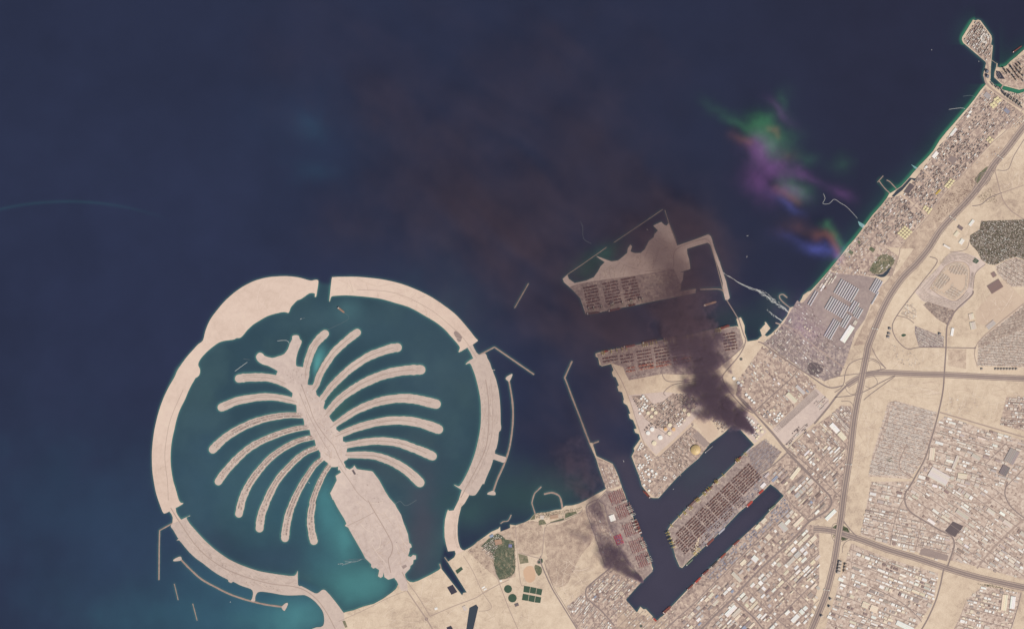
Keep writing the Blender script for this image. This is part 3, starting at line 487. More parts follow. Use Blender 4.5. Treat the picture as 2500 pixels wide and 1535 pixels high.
for s, wd, mt in (
    ('X6 -60,760 100,570 230,400 340,290', 4.5, 'asphalt'),
    ('X4 1850,540 1830,600 1640,780 1540,960 1525,1230 X6 1505,150 1490,350 1450,560 1390,800 1330,1000 1270,1180 1180,1350 1090,1512 X7 900,90 890,160 910,240 970,310 1100,390 1250,480 1370,540 1405,620 1390,700 1335,860', 3.6, 'asphalt'),
    ('X7 1300,870 1285,930 1260,1050 1210,1220 1130,1400 1050,1540', 3.4, 'asphalt'),
    ('X7 1960,-20 1930,100 1980,220 2060,300 2150,370', 3, 'asphalt'), ('X7 1330,140 1500,180 1700,200 1760,180 1870,100', 2, 'track'), ('X7 1640,880 1800,680 2000,480 2140,360', 4.5, 'track'),
    ('W5 1560,0 1700,130 1780,230 1900,370 2040,530 2150,670 2300,820 2463,980', 3.6, 'asphalt'),
    ('W6 1680,10 1850,190 2000,340 2130,470 2205,560 2210,650 2130,740 1950,850 1760,1050 1500,1290 1330,1450 W7 1500,800 1430,880 1250,1050 1060,1240 980,1330', 4.2, 'asphalt'),
    ('W6 1690,20 1480,200 1330,300 1150,480 980,650 820,790 640,980', 3, 'asphalt'),
    ('W7 1430,890 1560,1010 1680,1120 1770,1230 1830,1300', 3.6, 'asphalt'),
    ('W7 560,1290 900,1000 1100,800 1300,600 1500,400 1560,340 1700,200 1900,0', 2.2, 'asphalt'),
    ('W6 1650,550 1780,680 1940,840', 2, 'asphalt'), ('W7 2463,330 2200,540 1900,850', 1.8, 'asphalt'), ('W7 2463,640 2150,940 1850,1240', 1.8, 'asphalt'), ('W7 1860,480 2150,760 2420,1040', 1.8, 'asphalt'), ('W7 1600,780 1900,1080 2100,1256', 1.6, 'asphalt'),
    ('W6 1700,440 1850,300 2000,180', 1.4, 'asphalt'), ('W6 1820,80 2050,280 2330,560', 1.6, 'asphalt'), ('W6 2020,0 2200,180 2370,340', 1.4, 'asphalt'),
    ('W2 430,100 440,220 590,560 720,780 980,1201 1060,1330', 3.0, 'asphalt'), ('W2 480,180 620,560 760,790 1010,1201', 1.2, 'asphalt'),
    ('W2 1480,280 1340,390 1150,550 1110,620 1120,720 1200,800 1350,930 1500,1100 1540,1150', 3.2, 'asphalt'), ('W2 1540,290 1330,470', 1.0, 'asphalt_dark'),
    ('W2 1290,840 1330,800 1700,420 1760,380', 1.6, 'track'), ('W2 2463,950 2200,1180 2100,1300', 1.8, 'track'),
    ('W1 500,900 480,1000 460,1250 440,1330 400,1360 100,1280', 2.2, 'track'), ('W1 510,880 560,840 780,790 1000,690 1050,640', 1.6, 'asphalt'),
    ('W1 1290,480 1110,600 1230,980 1320,1240 1400,1480', 2.0, 'asphalt'), ('W1 1420,340 1250,540 1240,700 1330,960', 1.6, 'asphalt'), ('W1 1400,580 1450,800 1560,1080 1640,1330', 1.4, 'asphalt'),
    ('V6 2200,300 2220,600 2260,960 2300,1000', 1.6, 'track'), ('V6 1930,740 2010,970 2120,1260 2230,1512', 1.8, 'track'), ('V6 1590,650 1700,830 1810,1070 1920,1240 1870,1290 1770,1300', 1.4, 'track'),
    ('V6 1200,1360 1480,1240 1720,1150 1820,1090 2000,990 2130,930', 1.8, 'track'), ('V6 870,840 950,980 1060,1130 1200,1360', 1.8, 'track'), ('V6 930,1060 1060,1250 1150,1380 1230,1512', 3.0, 'track'),
    ('V6 130,1420 420,1290 700,1150 920,1060', 1.2, 'track'), ('V6 470,0 550,140 680,360 760,530 740,640 710,700 740,850', 2.0, 'track'), ('V6 550,140 400,220 230,300', 1.2, 'track'), ('V4 130,1060 260,1240 360,1390 480,1500', 1.4, 'track'),
    ('V3 1900,90 1990,330 2060,520 2180,700 2290,830 2350,960 2440,1120', 1.6, 'track'), ('V3 1880,200 2000,480 2150,760 2240,900', 1.2, 'track'),
    ('V2 350,330 700,350 950,420 1250,580 1450,740 1600,880 1690,990 1790,1150', 1.0, 'track'), ('V4 1900,30 1935,300 1935,600 1900,850 1800,1080 1680,1300 1600,1450', 2.0, 'track'), ('V4 1960,30 1985,300 1980,600 1950,800 1850,1060 1730,1290', .9, 'track'),
    ('V5 320,90 420,250 640,560 900,770 1200,900 1500,980 1750,1010 1900,1060 2040,1170 2150,1320 2250,1512', 2.0, 'track'), ('V3 480,150 330,500 270,800 260,1000 290,1250 300,1480', 1.0, 'track'),
    ('W3 2185,1140 2260,1260 2330,1375 W4 1840,190 1900,380 1925,450 1850,620 1660,850 1650,920 1720,1050 1900,1250 2010,1320', 2.6, 'asphalt'),
    ('W3 2150,1050 2100,850 2020,560 1960,420 1800,440 1600,520 1550,600 1550,720 1500,770 1200,800', 1.8, 'track'),
    ('W4 1650,870 1500,990 1380,940 1280,940 1050,980 940,1070 960,1110', 1.8, 'asphalt'), ('W4 920,850 940,900 1000,940 1150,935 1330,910', 2.0, 'asphalt'), ('W4 1840,300 1890,480 1870,540 1740,660 1520,830', 1.8, 'asphalt'),
    ('W4 330,760 440,950 540,1200 620,1450 W5 440,560 500,680 610,770', 1.8, 'track'),
    ('W4 2010,1320 2250,1100 2463,910 X5 720,520', 2.4, 'asphalt'), ('X5 250,170 310,190 500,330 850,560 1040,690 1150,720 1280,690', 3.2, 'asphalt'), ('X5 0,820 110,940 200,1020 420,1250 580,1440 720,1560', 3.2, 'asphalt'),
    ('X5 460,-60 700,30 850,160 1200,420 1290,490', 3.0, 'track'), ('X5 420,210 560,330 720,50 760,-40', 1.8, 'asphalt'), ('X5 740,330 830,180', 1.4, 'asphalt'),
    ('W5 1180,190 1040,350 620,760', 6, 'pale'), ('W5 1050,380 620,780', 1.6, 'asphalt'), ('W5 620,770 760,890 900,990', 1.4, 'track'), ('W5 480,310 640,430 770,520', 1.2, 'asphalt'), ('W5 1100,100 900,290 700,500', 1.2, 'asphalt'),
    ('X2 2463,-180 2270,70 2030,290 1750,600 1500,850 1310,1120 1000,1470 X3 1700,300 1600,560 1500,680', 2.2, 'track'), ('X2 1310,1120 1200,1030 1040,900 960,860', 3.0, 'pale'), ('X2 1380,700 1280,590 1200,520', 2.4, 'pale'),
    ('X2 490,1310 640,1410 760,1500', 2.0, 'track'), ('X2 2130,570 1930,620 1870,760 1840,820', 1.6, 'asphalt'), ('X2 2463,1160 2300,1050 2200,900 2130,640 2100,540', 2.4, 'track'), ('X2 2200,840 2050,900 1950,980 1840,1000', 2.0, 'asphalt'), ('X2 2200,840 2463,750', 1.8, 'track'), ('X2 2140,570 2270,560 2340,400 2463,200', 1.8, 'asphalt'),
    ('M 520,330 560,500 480,700 500,850 560,950 700,1080 950,1260 1200,1420 1512,1600', 5.0, 'track'), ('M 930,1180 910,1060 960,960 1080,850 1140,800', 3.0, 'track'),
    ('X4 1330,130 1420,190 1250,420 1080,640 940,830 880,960 910,1090 1000,1200 1080,1240 1210,1220 1525,1222 1880,1230', 2.2, 'asphalt'), ('X4 2463,690 1910,1160 1900,1450', 2.2, 'track'), ('X4 940,840 1060,870 1140,930', 1.8, 'asphalt'),
    ('X4 1340,480 1480,290 1540,230 1650,190 1760,210 1810,300 1790,510', 1.6, 'track'), ('X4 1350,520 1480,620 1640,665 1780,540', 1.2, 'asphalt'), ('X4 2000,220 1880,330 1850,520', 1.6, 'asphalt'), ('R 640,420 560,640 350,700 180,700', 1.6, 'asphalt'),
    ('R 1890,60 1780,0', 1.5, 'track'), ('X6 1330,1010 1600,1090 1900,1260 2100,1450', 1.8, 'track'), ('X6 1450,620 2060,800 2463,920', 3.4, 'track'), ('X6 1050,1010 960,1270 1130,1410', 1.6, 'asphalt'), ('X6 860,500 780,780 640,1200', .8, 'asphalt'),
    ('X6 2463,1290 2300,1460 2250,1512', 2, 'asphalt'), ('X6 2000,1240 2240,1000', 1.4, 'asphalt'), ('X7 520,1060 850,1230 1040,1400 1060,1440', 1.8, 'asphalt'), ('X7 330,830 430,860 720,1010', 1.2, 'track'), ('X7 150,1500 300,1080 360,620', 1.4, 'track'), ('X7 1540,1180 1440,1450 1380,1540', 1.2, 'track'), ('X7 2100,1130 2060,1300 1980,1540', 2.0, 'asphalt'),
    ('X7 740,640 760,500 830,250 930,90', 1.2, 'asphalt'), ('X7 1000,700 1060,420', 1.2, 'asphalt'), ('X7 540,240 900,330', 1.0, 'asphalt')):
    road(s, wd, mt)
for i in range(13):                 # freight rails in the marshalling yard
    d = i * 5.6; ribbon('railway_track', [(1800 + (430 + d * .72 + 30 * (i % 3)) * .203, 800 + (1212 + d * .70 - 28 * (i % 3)) * .203), (1800 + (925 + d * .9) * .203, 800 + (735 + d * .95) * .203)], .55, M['asphalt_dark' if i % 2 else 'yard'], 4.9, 0)
# interchange loops
for s, wd in (('X5 1170,775 1250,720 1285,650 1295,560 1340,450 1430,390 1540,365 1650,380 1720,430 1790,490', 1.8), ('X5 1170,835 1400,810 1560,750 1720,660 1900,570', 2.0), ('X5 1560,410 1620,390 1700,430 1725,490 1690,520 1540,545', 1.4), ('X5 1630,570 1680,630 1670,690 1600,725 1540,700', 1.4), ('X5 1290,690 1320,760 1380,800 1440,770 1460,700', 1.3), ('X5 1250,880 1360,890 1410,980 1420,1060', 1.4), ('X5 1620,240 1680,360 1790,490', 1.8), ('X5 1040,640 1120,600 1300,570 1500,545 1780,490', 1.8), ('X5 1520,870 1600,800 1900,580', 1.8),
              ('X7 215,330 300,450 400,560', 2.4), ('X7 -20,490 130,480 200,500 330,560', 1.4), ('X7 225,410 150,420 125,500 150,590 190,600', 1.3), ('X7 250,400 310,470 300,560 230,600', 1.3), ('X7 240,720 250,640 300,590 400,585', 1.3), ('X2 1980,690 1950,660 1960,630 2010,630 2060,670 2000,760', 1.4), ('X2 2160,460 2060,660 1900,840', 1.4)):
    road(s, wd, 'asphalt', 6.2, name='ramp')
for x, y, r in ((2342 + 30, 709, 0), (1565, 1527, 4.5), (1866, 1090, 3), (1605, 1116, 3.5), (1690, 1035, 3.0), (1809, 876, 4.2), (1041, 1510, 4.0), (1316, 1371, 5.2), (1790, 1457, 4.0), (2381, 849, 2.5), (2309, 848, 2.5), (2437, 1204, 2.5)):
    if r: sheet('roundabout', [(x + r * math.cos(t), y + r * math.sin(t)) for t in np.linspace(0, 2 * math.pi, 20, endpoint=False)], M['asphalt'], 5.6, busy=True); sheet('roundabout_island', [(x + r * .55 * math.cos(t), y + r * .55 * math.sin(t)) for t in np.linspace(0, 2 * math.pi, 16, endpoint=False)], M['pitch' if r > 4 else 'track'], 5.9)
for k, p in FR.items():          # sand tracks along the fronds
    ribbon('frond_road', p[4:], 1.3, M['track'], 4.9, 0, busy=False)
    if k[0] == 'R':
        for d in (-4.2, 4.2): ribbon('frond_track', p[6:], .7, M['greysand'], 4.7, 0, busy=False, off=d)
# light railway footbridges over the highway
def overpass(a, b, label):
    (x0, y0), (x1, y1) = P(a)[0], P(b)[0]; m = MB(); cx_, cy_ = (x0 + x1) / 2, (y0 + y1) / 2
    r = root('footbridge', cx_, cy_, 4, label, 'bridge'); th = math.atan2(y1 - y0, x1 - x0); L_ = math.hypot(x1 - x0, y1 - y0) / 2; o = wx(cx_, cy_, 4)
    m.quad_box(cx_, cy_, L_, .5, th, 13, 17, C(190, 180, 170), C(225, 214, 198)); obj('span', m.mesh('span', o), M['paint'], r)
    for e in (-1, 1):
        m = MB(); m.quad_box(cx_ + math.cos(th) * L_ * e, cy_ + math.sin(th) * L_ * e, 1.2, 1.6, th, 4, 20, C(180, 170, 160), C(228, 220, 206)); obj('stair_tower', m.mesh('stair_tower', o), M['paint'], r)
overpass('X2 2150,395', 'X2 2205,432', 'pale metro footbridge across the highway beside a small station plaza')
overpass('X2 1575,1128', 'X2 1640,1168', 'pale metro footbridge across the highway beside the shopping mall')
overpass('X3 1380,1190', 'X3 1440,1200', 'pale metro footbridge across the highway near the long white smelter hall')
overpass('X6 318,1245', 'X6 388,1250', 'pale footbridge across the highway next to the free-zone warehouses')
overpass('X7 52,1100', 'X7 102,1108', 'pale footbridge across the highway at the southern end by slab towers')

# ------------------------------------------------------------------ things: tanks
WHITE, CREAM, PALE, GREYW = C(248, 242, 231), C(238, 221, 194), C(220, 206, 189), C(204, 194, 185)
TANKC = {'w': (C(244, 240, 230), 'white'), 'c': (C(238, 222, 190), 'cream'), 'y': (C(232, 216, 170), 'pale yellow'), 'o': (C(226, 184, 138), 'orange-tan'), 'd': (C(150, 132, 124), 'empty brown'), 'g': (C(168, 160, 156), 'grey')}
ANCHORS = {'workers villages': ((2172, 1122, 'near the green park'), (2205, 1055, 'near the curved central garden'), (2265, 1060, 'beside the dual carriageway'), (2145, 1060, 'along the desert edge'), (2240, 1000, 'by the northern boundary track'), (2150, 1150, 'at the southern corner'), (2230, 1130, 'inside the southern loop')),
           'free zone south of the harbour': ((1790, 1457, 'by the main crossroads'), (1985, 1330, 'towards the highway interchange'), (1850, 1394, 'along the harbour road'), (1960, 1480, 'beside the highway'), (1780, 1510, 'behind the long white shed'), (1890, 1450, 'in the middle rows')),
           'plots north of the cross highway': ((2130, 1230, 'by the desert strip'), (2210, 1220, 'inside the curving road'), (2180, 1320, 'along the cross highway'), (2300, 1320, 'beside the grey car park')),
           'large plots north of the cross highway': ((2260, 1210, 'by the curving road'), (2400, 1310, 'among the long sheds'), (2460, 1220, 'by the eastern ring road'), (2440, 1390, 'along the cross highway'), (2340, 1250, 'near the dark car park')),
           'logistics park': ((2270, 1100, 'beside the dual carriageway'), (2290, 1160, 'by the huge white roof'), (2450, 1110, 'by the grey halls'), (2400, 1180, 'near the southern roundabout'), (2380, 1070, 'along the northern track')),
           'plots south of the cross highway': ((2060, 1370, 'beside the slab towers'), (2190, 1400, 'by the orange sand lot'), (2250, 1450, 'beside the southern road'), (2440, 1470, 'near the twin cream halls'), (2120, 1500, 'in the southern rows'), (2340, 1470, 'by the fenced sand plot')),
           'free zone beside the highway': ((1940, 1120, 'by the port road junction'), (2040, 1120, 'along the highway'), (2000, 1200, 'at the ring road bend')), 'free zone inside the ring road': ((1900, 1150, 'near the basin head'), (1990, 1200, 'by the ring road bend'), (1960, 1250, 'along the harbour road')),
           'resort island': ((2350, 70, 'near its northern beach'), (2400, 100, 'beside the ring of shops'), (2380, 130, 'along the western shore'), (2405, 140, 'near the causeway')), 'refinery tank farm': ((1590, 1005, 'beside the refinery'), (1680, 1000, 'by the smoke'), (1632, 1047, 'with orange neighbours'), (1565, 985, 'by the sea road'))}
def near(dist, x, y):
    q = ANCHORS.get(dist); return '' if not q else ', ' + min(q, key=lambda t: (t[0] - x) ** 2 + (t[1] - y) ** 2)[2]
def tank(x, y, r, c='w', where='', h=None):
    rr = r * S; h = h or max(9, min(18, rr * .75)); cc, cn = TANKC[c]
    size = 'broad' if r > 4 else ('middling' if r > 2.4 else 'small')
    lab = f'{size} {cn} storage tank in the {where}' + near(where, x, y)
    o = root('storage_tank', x, y, 4, lab, 'tank', f'storage tanks in the {where}')
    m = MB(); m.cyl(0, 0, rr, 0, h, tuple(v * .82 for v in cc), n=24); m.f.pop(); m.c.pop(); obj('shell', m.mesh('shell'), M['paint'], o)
    m = MB()
    if c == 'd': m.cyl(0, 0, rr * .97, h * .35, h * .4, cc, n=24)
    else: m.cyl(0, 0, rr * 1.0, h - .6, h, cc, cc, 24, dome=rr * .09)
    obj('roof', m.mesh('roof'), M['paint'], o)
    if r > 2.4:
        m = MB(); m.cyl(0, 0, rr * .1, h + rr * .09 - .5, h + rr * .09 + 1.2, tuple(v * .7 for v in cc), n=10); obj('vent', m.mesh('vent'), M['paint'], o)
        m = MB()
        for i in range(9): t = -.9 + i * .12; m.v += [(q_ * math.cos(t), q_ * math.sin(t), i * h / 8) for q_ in (rr + .1, rr + 2.2)]
        for i in range(8): m.f.append((2 * i, 2 * i + 1, 2 * i + 3, 2 * i + 2)); m.c.append(tuple(v * .6 for v in cc))
        obj('stair', m.mesh('stair'), M['paint'], o)
    fill(BUSY, [(x + (r + .4) * math.cos(t), y + (r + .4) * math.sin(t)) for t in np.linspace(0, 6.28, 12)])
def tanks(view, lst, where, c='w'):
    x0, y0, f = VIEW[view]
    for t in lst.split():
        q = t.split(','); tank(x0 + float(q[0]) * f, y0 + float(q[1]) * f, float(q[2]) * f, q[3] if len(q) > 3 else c, where)
tanks('W5', '445,35,17 467,62,14 490,88,15 420,62,15 460,130,14 472,170,15 435,205,17 405,240,14 442,160,12 400,190,12 425,180,10 493,150,12 555,190,20,c 595,230,22,c 503,233,20,c 545,278,20,c 990,150,22,c 940,197,22,c 1040,200,22,c 990,250,22,c 553,430,26 503,475,25 545,368,13,d 518,385,10,d 490,415,13,d 464,440,9,d 600,410,10,d 650,530,28 577,597,28,c 765,380,24,c 713,430,22,o 810,430,22,o 760,478,24,c', 'refinery tank farm')
tanks('W5', '865,250,9 890,265,9,d 845,270,9,c 830,290,9,d 868,290,9,d 815,310,9,d 825,330,9,d 915,305,10 940,322,10,c 895,325,9 880,350,10 912,350,9,d 855,365,10 895,370,10 870,390,10', 'twin rows of small tanks beside the refinery road')
tanks('W5', '420,605,10 408,630,10 430,642,8 398,652,10 385,675,10 442,622,8 414,662,8 428,600,8 470,750,12 490,770,14 515,755,10 500,800,10 525,790,10 545,800,9 505,830,10 480,735,8 405,860,14 390,890,14 425,885,14 447,860,12 400,912,10 475,937,14 507,915,12 550,930,18 510,970,18 600,965,16 563,980,10 585,1002,10 523,1050,17 430,955,9 436,985,8 447,1010,9 460,1040,10 550,1010,13,g 700,1005,10 722,1015,10 690,1030,9 705,1037,9 820,980,7 832,1000,7 805,995,7 815,1012,7 455,1100,15 487,1120,10,g 515,1165,14', 'chemical terminal at the refinery peninsula tip')
tanks('W5', '1690,290,15 1717,305,14 1700,330,13 1750,330,16 1727,352,13 1772,352,14 1742,378,14 1690,360,6 1710,375,6 1715,395,6 1776,407,12 1830,385,14,c 1860,410,16,c 1805,412,10 1820,445,20,c 1875,458,20,c 1760,490,11 1810,490,13,g 1832,515,12,c 1785,510,10,g 1810,540,14,c 1790,462,8', 'tank farm beside the burning berth')
tanks('W5', '1685,15,18 1720,48,18 1750,82,14 1778,108,16', 'row of four along the long desert bund')
tanks('W4', '1783,905,20 1835,957,18 1866,985,18', 'row of three by the coastal port road')
tanks('W5', '1908,250,12,g 1945,222,13,g 1970,255,14 1930,267,9,g 1940,290,9,g 1915,290,9,g 1893,270,9 1980,200,9,c 2090,240,13 2115,268,16 2070,262,13 2082,298,13 2055,295,12 2025,312,12 2050,332,15', 'depot beside the railway yard')
tanks('X1', '2143,1180,18 2115,1198,18 2172,1205,18 2145,1224,18 2100,1240,18 2070,1260,18 2122,1265,18 2092,1286,18', 'desalination works below the resort island', 'y')
tanks('X2', '2050,180,16 2025,205,14 2078,203,15 2053,230,15', 'north-eastern fuel yard of the power station', 'y')
tanks('X2', '1580,685,15 1612,700,15 1560,712,15 1592,728,15 1540,737,15 1572,752,15 1520,758,15 1550,774,15', 'eight-tank water yard of the power station', 'y')
tanks('X2', '1275,1008,15 1303,1027,15 1345,1037,14 1288,1053,15 1325,1062,14 1312,1083,13 1258,1030,12', 'seven-tank yard in the middle of the power station', 'y')
tanks('X2', ' '.join(f'{1028 + 25 * i - 24 * j},{1252 + 20 * i + 25 * j},15' for i in range(4) for j in range(4)), 'four-by-four tank grid of the power station', 'y')
tanks('X2', '1287,530,15 1268,548,9', 'pair of tanks beside the teal outfall')
tanks('X3', '565,1170,10 593,1193,10 622,1217,10', 'row of three in the smelter yard', 'c')
tanks('W2', '1450,1105,13 1478,1130,13 1455,1160,13 1485,1175,12 1448,1180,10', 'small depot beside the green roundabout')
# gas holder with a golden dome
o = root('dome_silo', *P('W5 1075,678')[0], 4, 'huge golden domed storage silo beside the refinery quay', 'silo')
m = MB(); m.cyl(0, 0, 105, 0, 22, C(150, 130, 100), n=40); m.f.pop(); m.c.pop(); obj('ring_wall', m.mesh('ring_wall'), M['paint'], o)
m = MB(); m.cyl(0, 0, 104, 21, 22, C(205, 175, 122), C(212, 182, 128), 40, dome=34); obj('dome', m.mesh('dome'), M['metal'], o)
m = MB(); m.cyl(0, 0, 8, 54, 60, C(190, 165, 120), n=12); obj('cap', m.mesh('cap'), M['metal'], o)
fill(BUSY, [(P('W5 1075,678')[0][0] + 14 * math.cos(t), P('W5 1075,678')[0][1] + 14 * math.sin(t)) for t in np.linspace(0, 6.28, 16)])

# ------------------------------------------------------------------ things: container stacks
BOX = [C(112, 76, 70), C(122, 82, 74), C(106, 76, 78), C(98, 82, 88), C(128, 90, 80), C(108, 80, 74), C(116, 98, 94), C(94, 72, 72), C(140, 84, 72)]
HOT = [C(186, 104, 78), C(200, 126, 94), C(168, 88, 72), C(220, 200, 180), C(160, 96, 84)]
NST = [0]
def stack(x0, y0, x1, y1, wid, label, group, pal=BOX, gap=.12):
    L_ = math.hypot(x1 - x0, y1 - y0); th = math.atan2(y1 - y0, x1 - x0); m = MB(); k = max(2, int(L_ / 1.55)); st = L_ / k
    for i in range(k):
        if random.random() < gap: continue
        for j in range(3):
            if random.random() < .1: continue
            t = (i + .5) * st; d = (j - 1) * wid / 3
            m.quad_box(x0 + math.cos(th) * t - math.sin(th) * d, y0 + math.sin(th) * t + math.cos(th) * d, st * .46, wid / 6.4, th, 4, 4 + 2.6 * random.choice((2, 3, 4, 4, 5)), *(2 * [random.choice(pal)]))
    if len(m.v) < 8 * 8: return
    cx_, cy_ = (x0 + x1) / 2, (y0 + y1) / 2; o = obj('container_stack', m.mesh('container_stack', wx(cx_, cy_, 4)), M['paint']); o.location = wx(cx_, cy_, 4)
    tag(o, label, 'containers', group); fill(BUSY, [(x0 - .5, y0 - .5), (x1 + .5, y0 - .5), (x1 + .5, y1 + .5), (x0 - .5, y1 + .5)] if False else [(x0, y0), (x1, y1), (x1 + .1, y1 + 1), (x0 + .1, y0 + 1)])
def stacks(view, ox, oy, ex, ey, spans, t0, n, pitch, wid, label, group, pal=BOX, gap=.12, hot=(), blk0=0):
    a, b, f = VIEW[view]; l = math.hypot(ex, ey); ex, ey = ex / l, ey / l; px, py = -ey, ex
    ORD = 'first second third fourth fifth sixth seventh eighth ninth tenth eleventh twelfth thirteenth fourteenth'.split()
    for bi, (s0, s1) in enumerate(spans):
        for i in range(n):
            lb = label.replace('@R', ORD[i]).replace('@B', ORD[bi + blk0])
            t = t0 + i * pitch
            A = (a + (ox + ex * s0 + px * t) * f, b + (oy + ey * s0 + py * t) * f); Q = (a + (ox + ex * s1 + px * t) * f, b + (oy + ey * s1 + py * t) * f)
            stack(*A, *Q, wid * f, lb, group, HOT if i in hot else pal, gap)
stacks('W6', 330, 985, .72, -.69, ((0, 140), (155, 312), (328, 488), (504, 722), (738, 898), (914, 1223)), 24, 8, 30, 15, 'dark red container row, @R from the northern quay, @B block from the pier tip', 'container rows on the pier between the basins')
stacks('W6', 330, 985, .72, -.69, ((-85, -12),), 84, 7, 30, 15, 'dark container row, @R along the slanting tip of the pier', 'container rows at the pier tip', gap=.2)
stacks('W6', 330, 985, .72, -.69, ((0, 130), (160, 300), (340, 480), (520, 700), (745, 880)), 266, 3, 25, 10, 'sparse container row, @R behind the dense rows, @B block from the pier tip', 'sparse container rows on the pier', gap=.45)
for bk, (ox, oy, n) in enumerate(((1445, 385, 8), (1555, 590, 8), (1660, 860, 8), (1755, 1110, 8), (1830, 1335, 7))):
    stacks('W1', ox + 195, oy - 70, .35, .935, ((0, 195),), 0, n, 30, 17, 'pinkish container row, @R from the western quay edge, @B block south of the peninsula', 'container rows on the western quay', [C(150, 92, 92), C(170, 108, 102), C(128, 96, 108), C(186, 150, 142), C(140, 84, 80), C(160, 128, 128)], .1, blk0=bk)
stacks('W1', 1590, 1010, .35, .935, ((0, 150),), -30, 4, 30, 24, 'bright red and blue container row, @R in the block beside the white transit shed', 'bright container block by the shed', [C(206, 70, 70), C(190, 60, 66), C(110, 96, 160), C(214, 110, 110)], .05)
for bk, (cx0, cy0, ln) in enumerate(((462, 1005, 170), (690, 955, 190), (918, 905, 190))):
    stacks('W3', cx0, cy0, .978, -.2, ((0, ln),), 0, 8, 36, 17, 'dark container row, @R counting towards the quay, @B block of the port island', 'container rows on the port island', gap=.18, blk0=bk)
for bk, (cx0, cy0, ln, n) in enumerate(((200, 668, 185, 2), (412, 640, 160, 3), (608, 588, 175, 6), (818, 542, 175, 6), (1020, 512, 190, 7), (1245, 475, 190, 7))):
    stacks('W4', cx0, cy0, .982, -.17, ((0, ln),), 0, n, 38, 16, 'dark red container row, @R from the northern terminal quay, @B block from its tip', 'container rows on the northern terminal', gap=.15, blk0=bk)
stacks('W4', 465, 745, .982, -.17, ((0, 120), (165, 350), (375, 560), (590, 800)), 42, 2, 40, 20, 'bright orange container row, @R of its pair, @B block of the northern terminal', 'orange container rows', HOT, .15)
stacks('W4', 520, 895, .982, -.17, ((30, 210),), 0, 1, 30, 20, 'whitish row of refrigerated containers by the terminal gate road', 'white containers', [C(214, 200, 190), C(190, 170, 160), C(170, 150, 140)], .25)
stacks('W4', 1640, 382, .982, -.17, ((0, 155),), 0, 6, 37, 18, 'dark red container row, @R from the quay at the landward terminal end', 'container rows at the terminal end', gap=.12)

# ------------------------------------------------------------------ things: quay cranes
CR = {}
def crane(x, y, dx, dy, cn, label, group):
    """ship-to-shore crane: boom towards (dx, dy) in the picture"""
    if cn not in CR:
        c = dict(yellow=C(222, 196, 96), white=C(226, 216, 196), grey=C(170, 160, 130))[cn]; mm = {}
        q = MB()
        for sx in (-12, 12):
            for sy in (-15, 15): q.lbox(sy - 1.4, sy + 1.4, sx - 1.4, sx + 1.4, 0, 44, c)
            q.lbox(-15, 15, sx - 1.2, sx + 1.2, 13, 16, c); q.lbox(-15, 15, sx - 1.2, sx + 1.2, 40, 43, c)
        for sy in (-15, 15): q.lbox(sy - 1.2, sy + 1.2, -12, 12, 13, 16, c); q.lbox(sy - 1.2, sy + 1.2, -12, 12, 40, 43, c)
        mm['portal_frame'] = q
        q = MB()
        for s_ in (-3.2, 3.2): q.lbox(-38, 72, s_ - 1.3, s_ + 1.3, 44, 48, c)
        for t in range(-38, 72, 11): q.lbox(t, t + 1.2, -3.2, 3.2, 45, 46.5, c)
        mm['boom'] = q
        q = MB(); q.lbox(-30, -12, -6, 6, 48, 56, C(232, 226, 212)); mm['machinery_house'] = q
        q = MB(); q.lbox(13, 15.5, -1.2, 1.2, 44, 74, c); q.lbox(13, 15.5, -6, 6, 72, 74, c); mm['apex_mast'] = q
        CR[cn] = {k: v.mesh(k) for k, v in mm.items()}
        for v in CR[cn].values(): v.materials.append(M['metal'])
    o = root('quay_crane', x, y, 4, label, 'crane', group, math.atan2(-dy, dx))
    for k, me in CR[cn].items(): obj(k, me, None, o)
def cranes(view, lst, dx, dy, cn, label, group):
    a, b, f = VIEW[view]
    for t in lst.split(): q = t.split(','); crane(a + float(q[0]) * f, b + float(q[1]) * f, dx, dy, cn, label, group)
G = 'cranes on the western quay'
cranes('W1', '1685,510 1745,590 1755,615 1770,640 1780,660 1800,700 1810,720', .94, -.35, 'white', 'pale gantry crane leaning over the upper western quay', G)
cranes('W1', '1820,800 1840,850 1850,890 1880,950', .94, -.35, 'white', 'pale gantry crane working the red ship on the western quay', 'cranes at the red ship')
cranes('W1', '1945,1125 1955,1150 1968,1172 1978,1195 2035,1350 2045,1375 2055,1395 2065,1418', .94, -.35, 'white', 'pale gantry crane in the tight group at the southern end of the western quay', G)
cranes('W6', '255,975 268,1000 280,1050 300,1090 310,1110 330,1150', -.93, .36, 'yellow', 'yellow gantry crane on the western end of the pier between the basins', 'cranes on the pier')
cranes('W6', '300,905 400,805 455,760 465,750 515,705 540,685 600,610 615,600 630,590 690,530 705,520 735,480 760,460 835,385 850,375 925,300 1090,125 1110,115 1190,50', -.70, -.71, 'yellow', 'yellow gantry crane along the northern quay of the pier between the basins', 'cranes on the pier')
cranes('W6', '575,1215 600,1190 620,1170 560,1230', .7, .71, 'yellow', 'yellow gantry crane parked on the southern quay of the pier', 'cranes on the pier')
cranes('W3', '530,1250 590,1245 680,1225 800,1200 815,1198 830,1195 935,1180 1035,1160 1050,1158 1140,1140 1175,1135', .2, .98, 'grey', 'smoke-dimmed gantry crane on the port island quay', 'cranes on the port island')
cranes('W4', '200,610 225,605 310,590 375,575 440,562 490,555 690,510 715,508 740,502 780,495 805,490 850,480 950,462 975,458 1020,450 1050,445 1175,420 1225,412 1285,405 1560,345 1580,342 1600,338 1620,335', -.17, -.98, 'yellow', 'yellow gantry crane along the long northern terminal quay', 'cranes on the northern terminal')

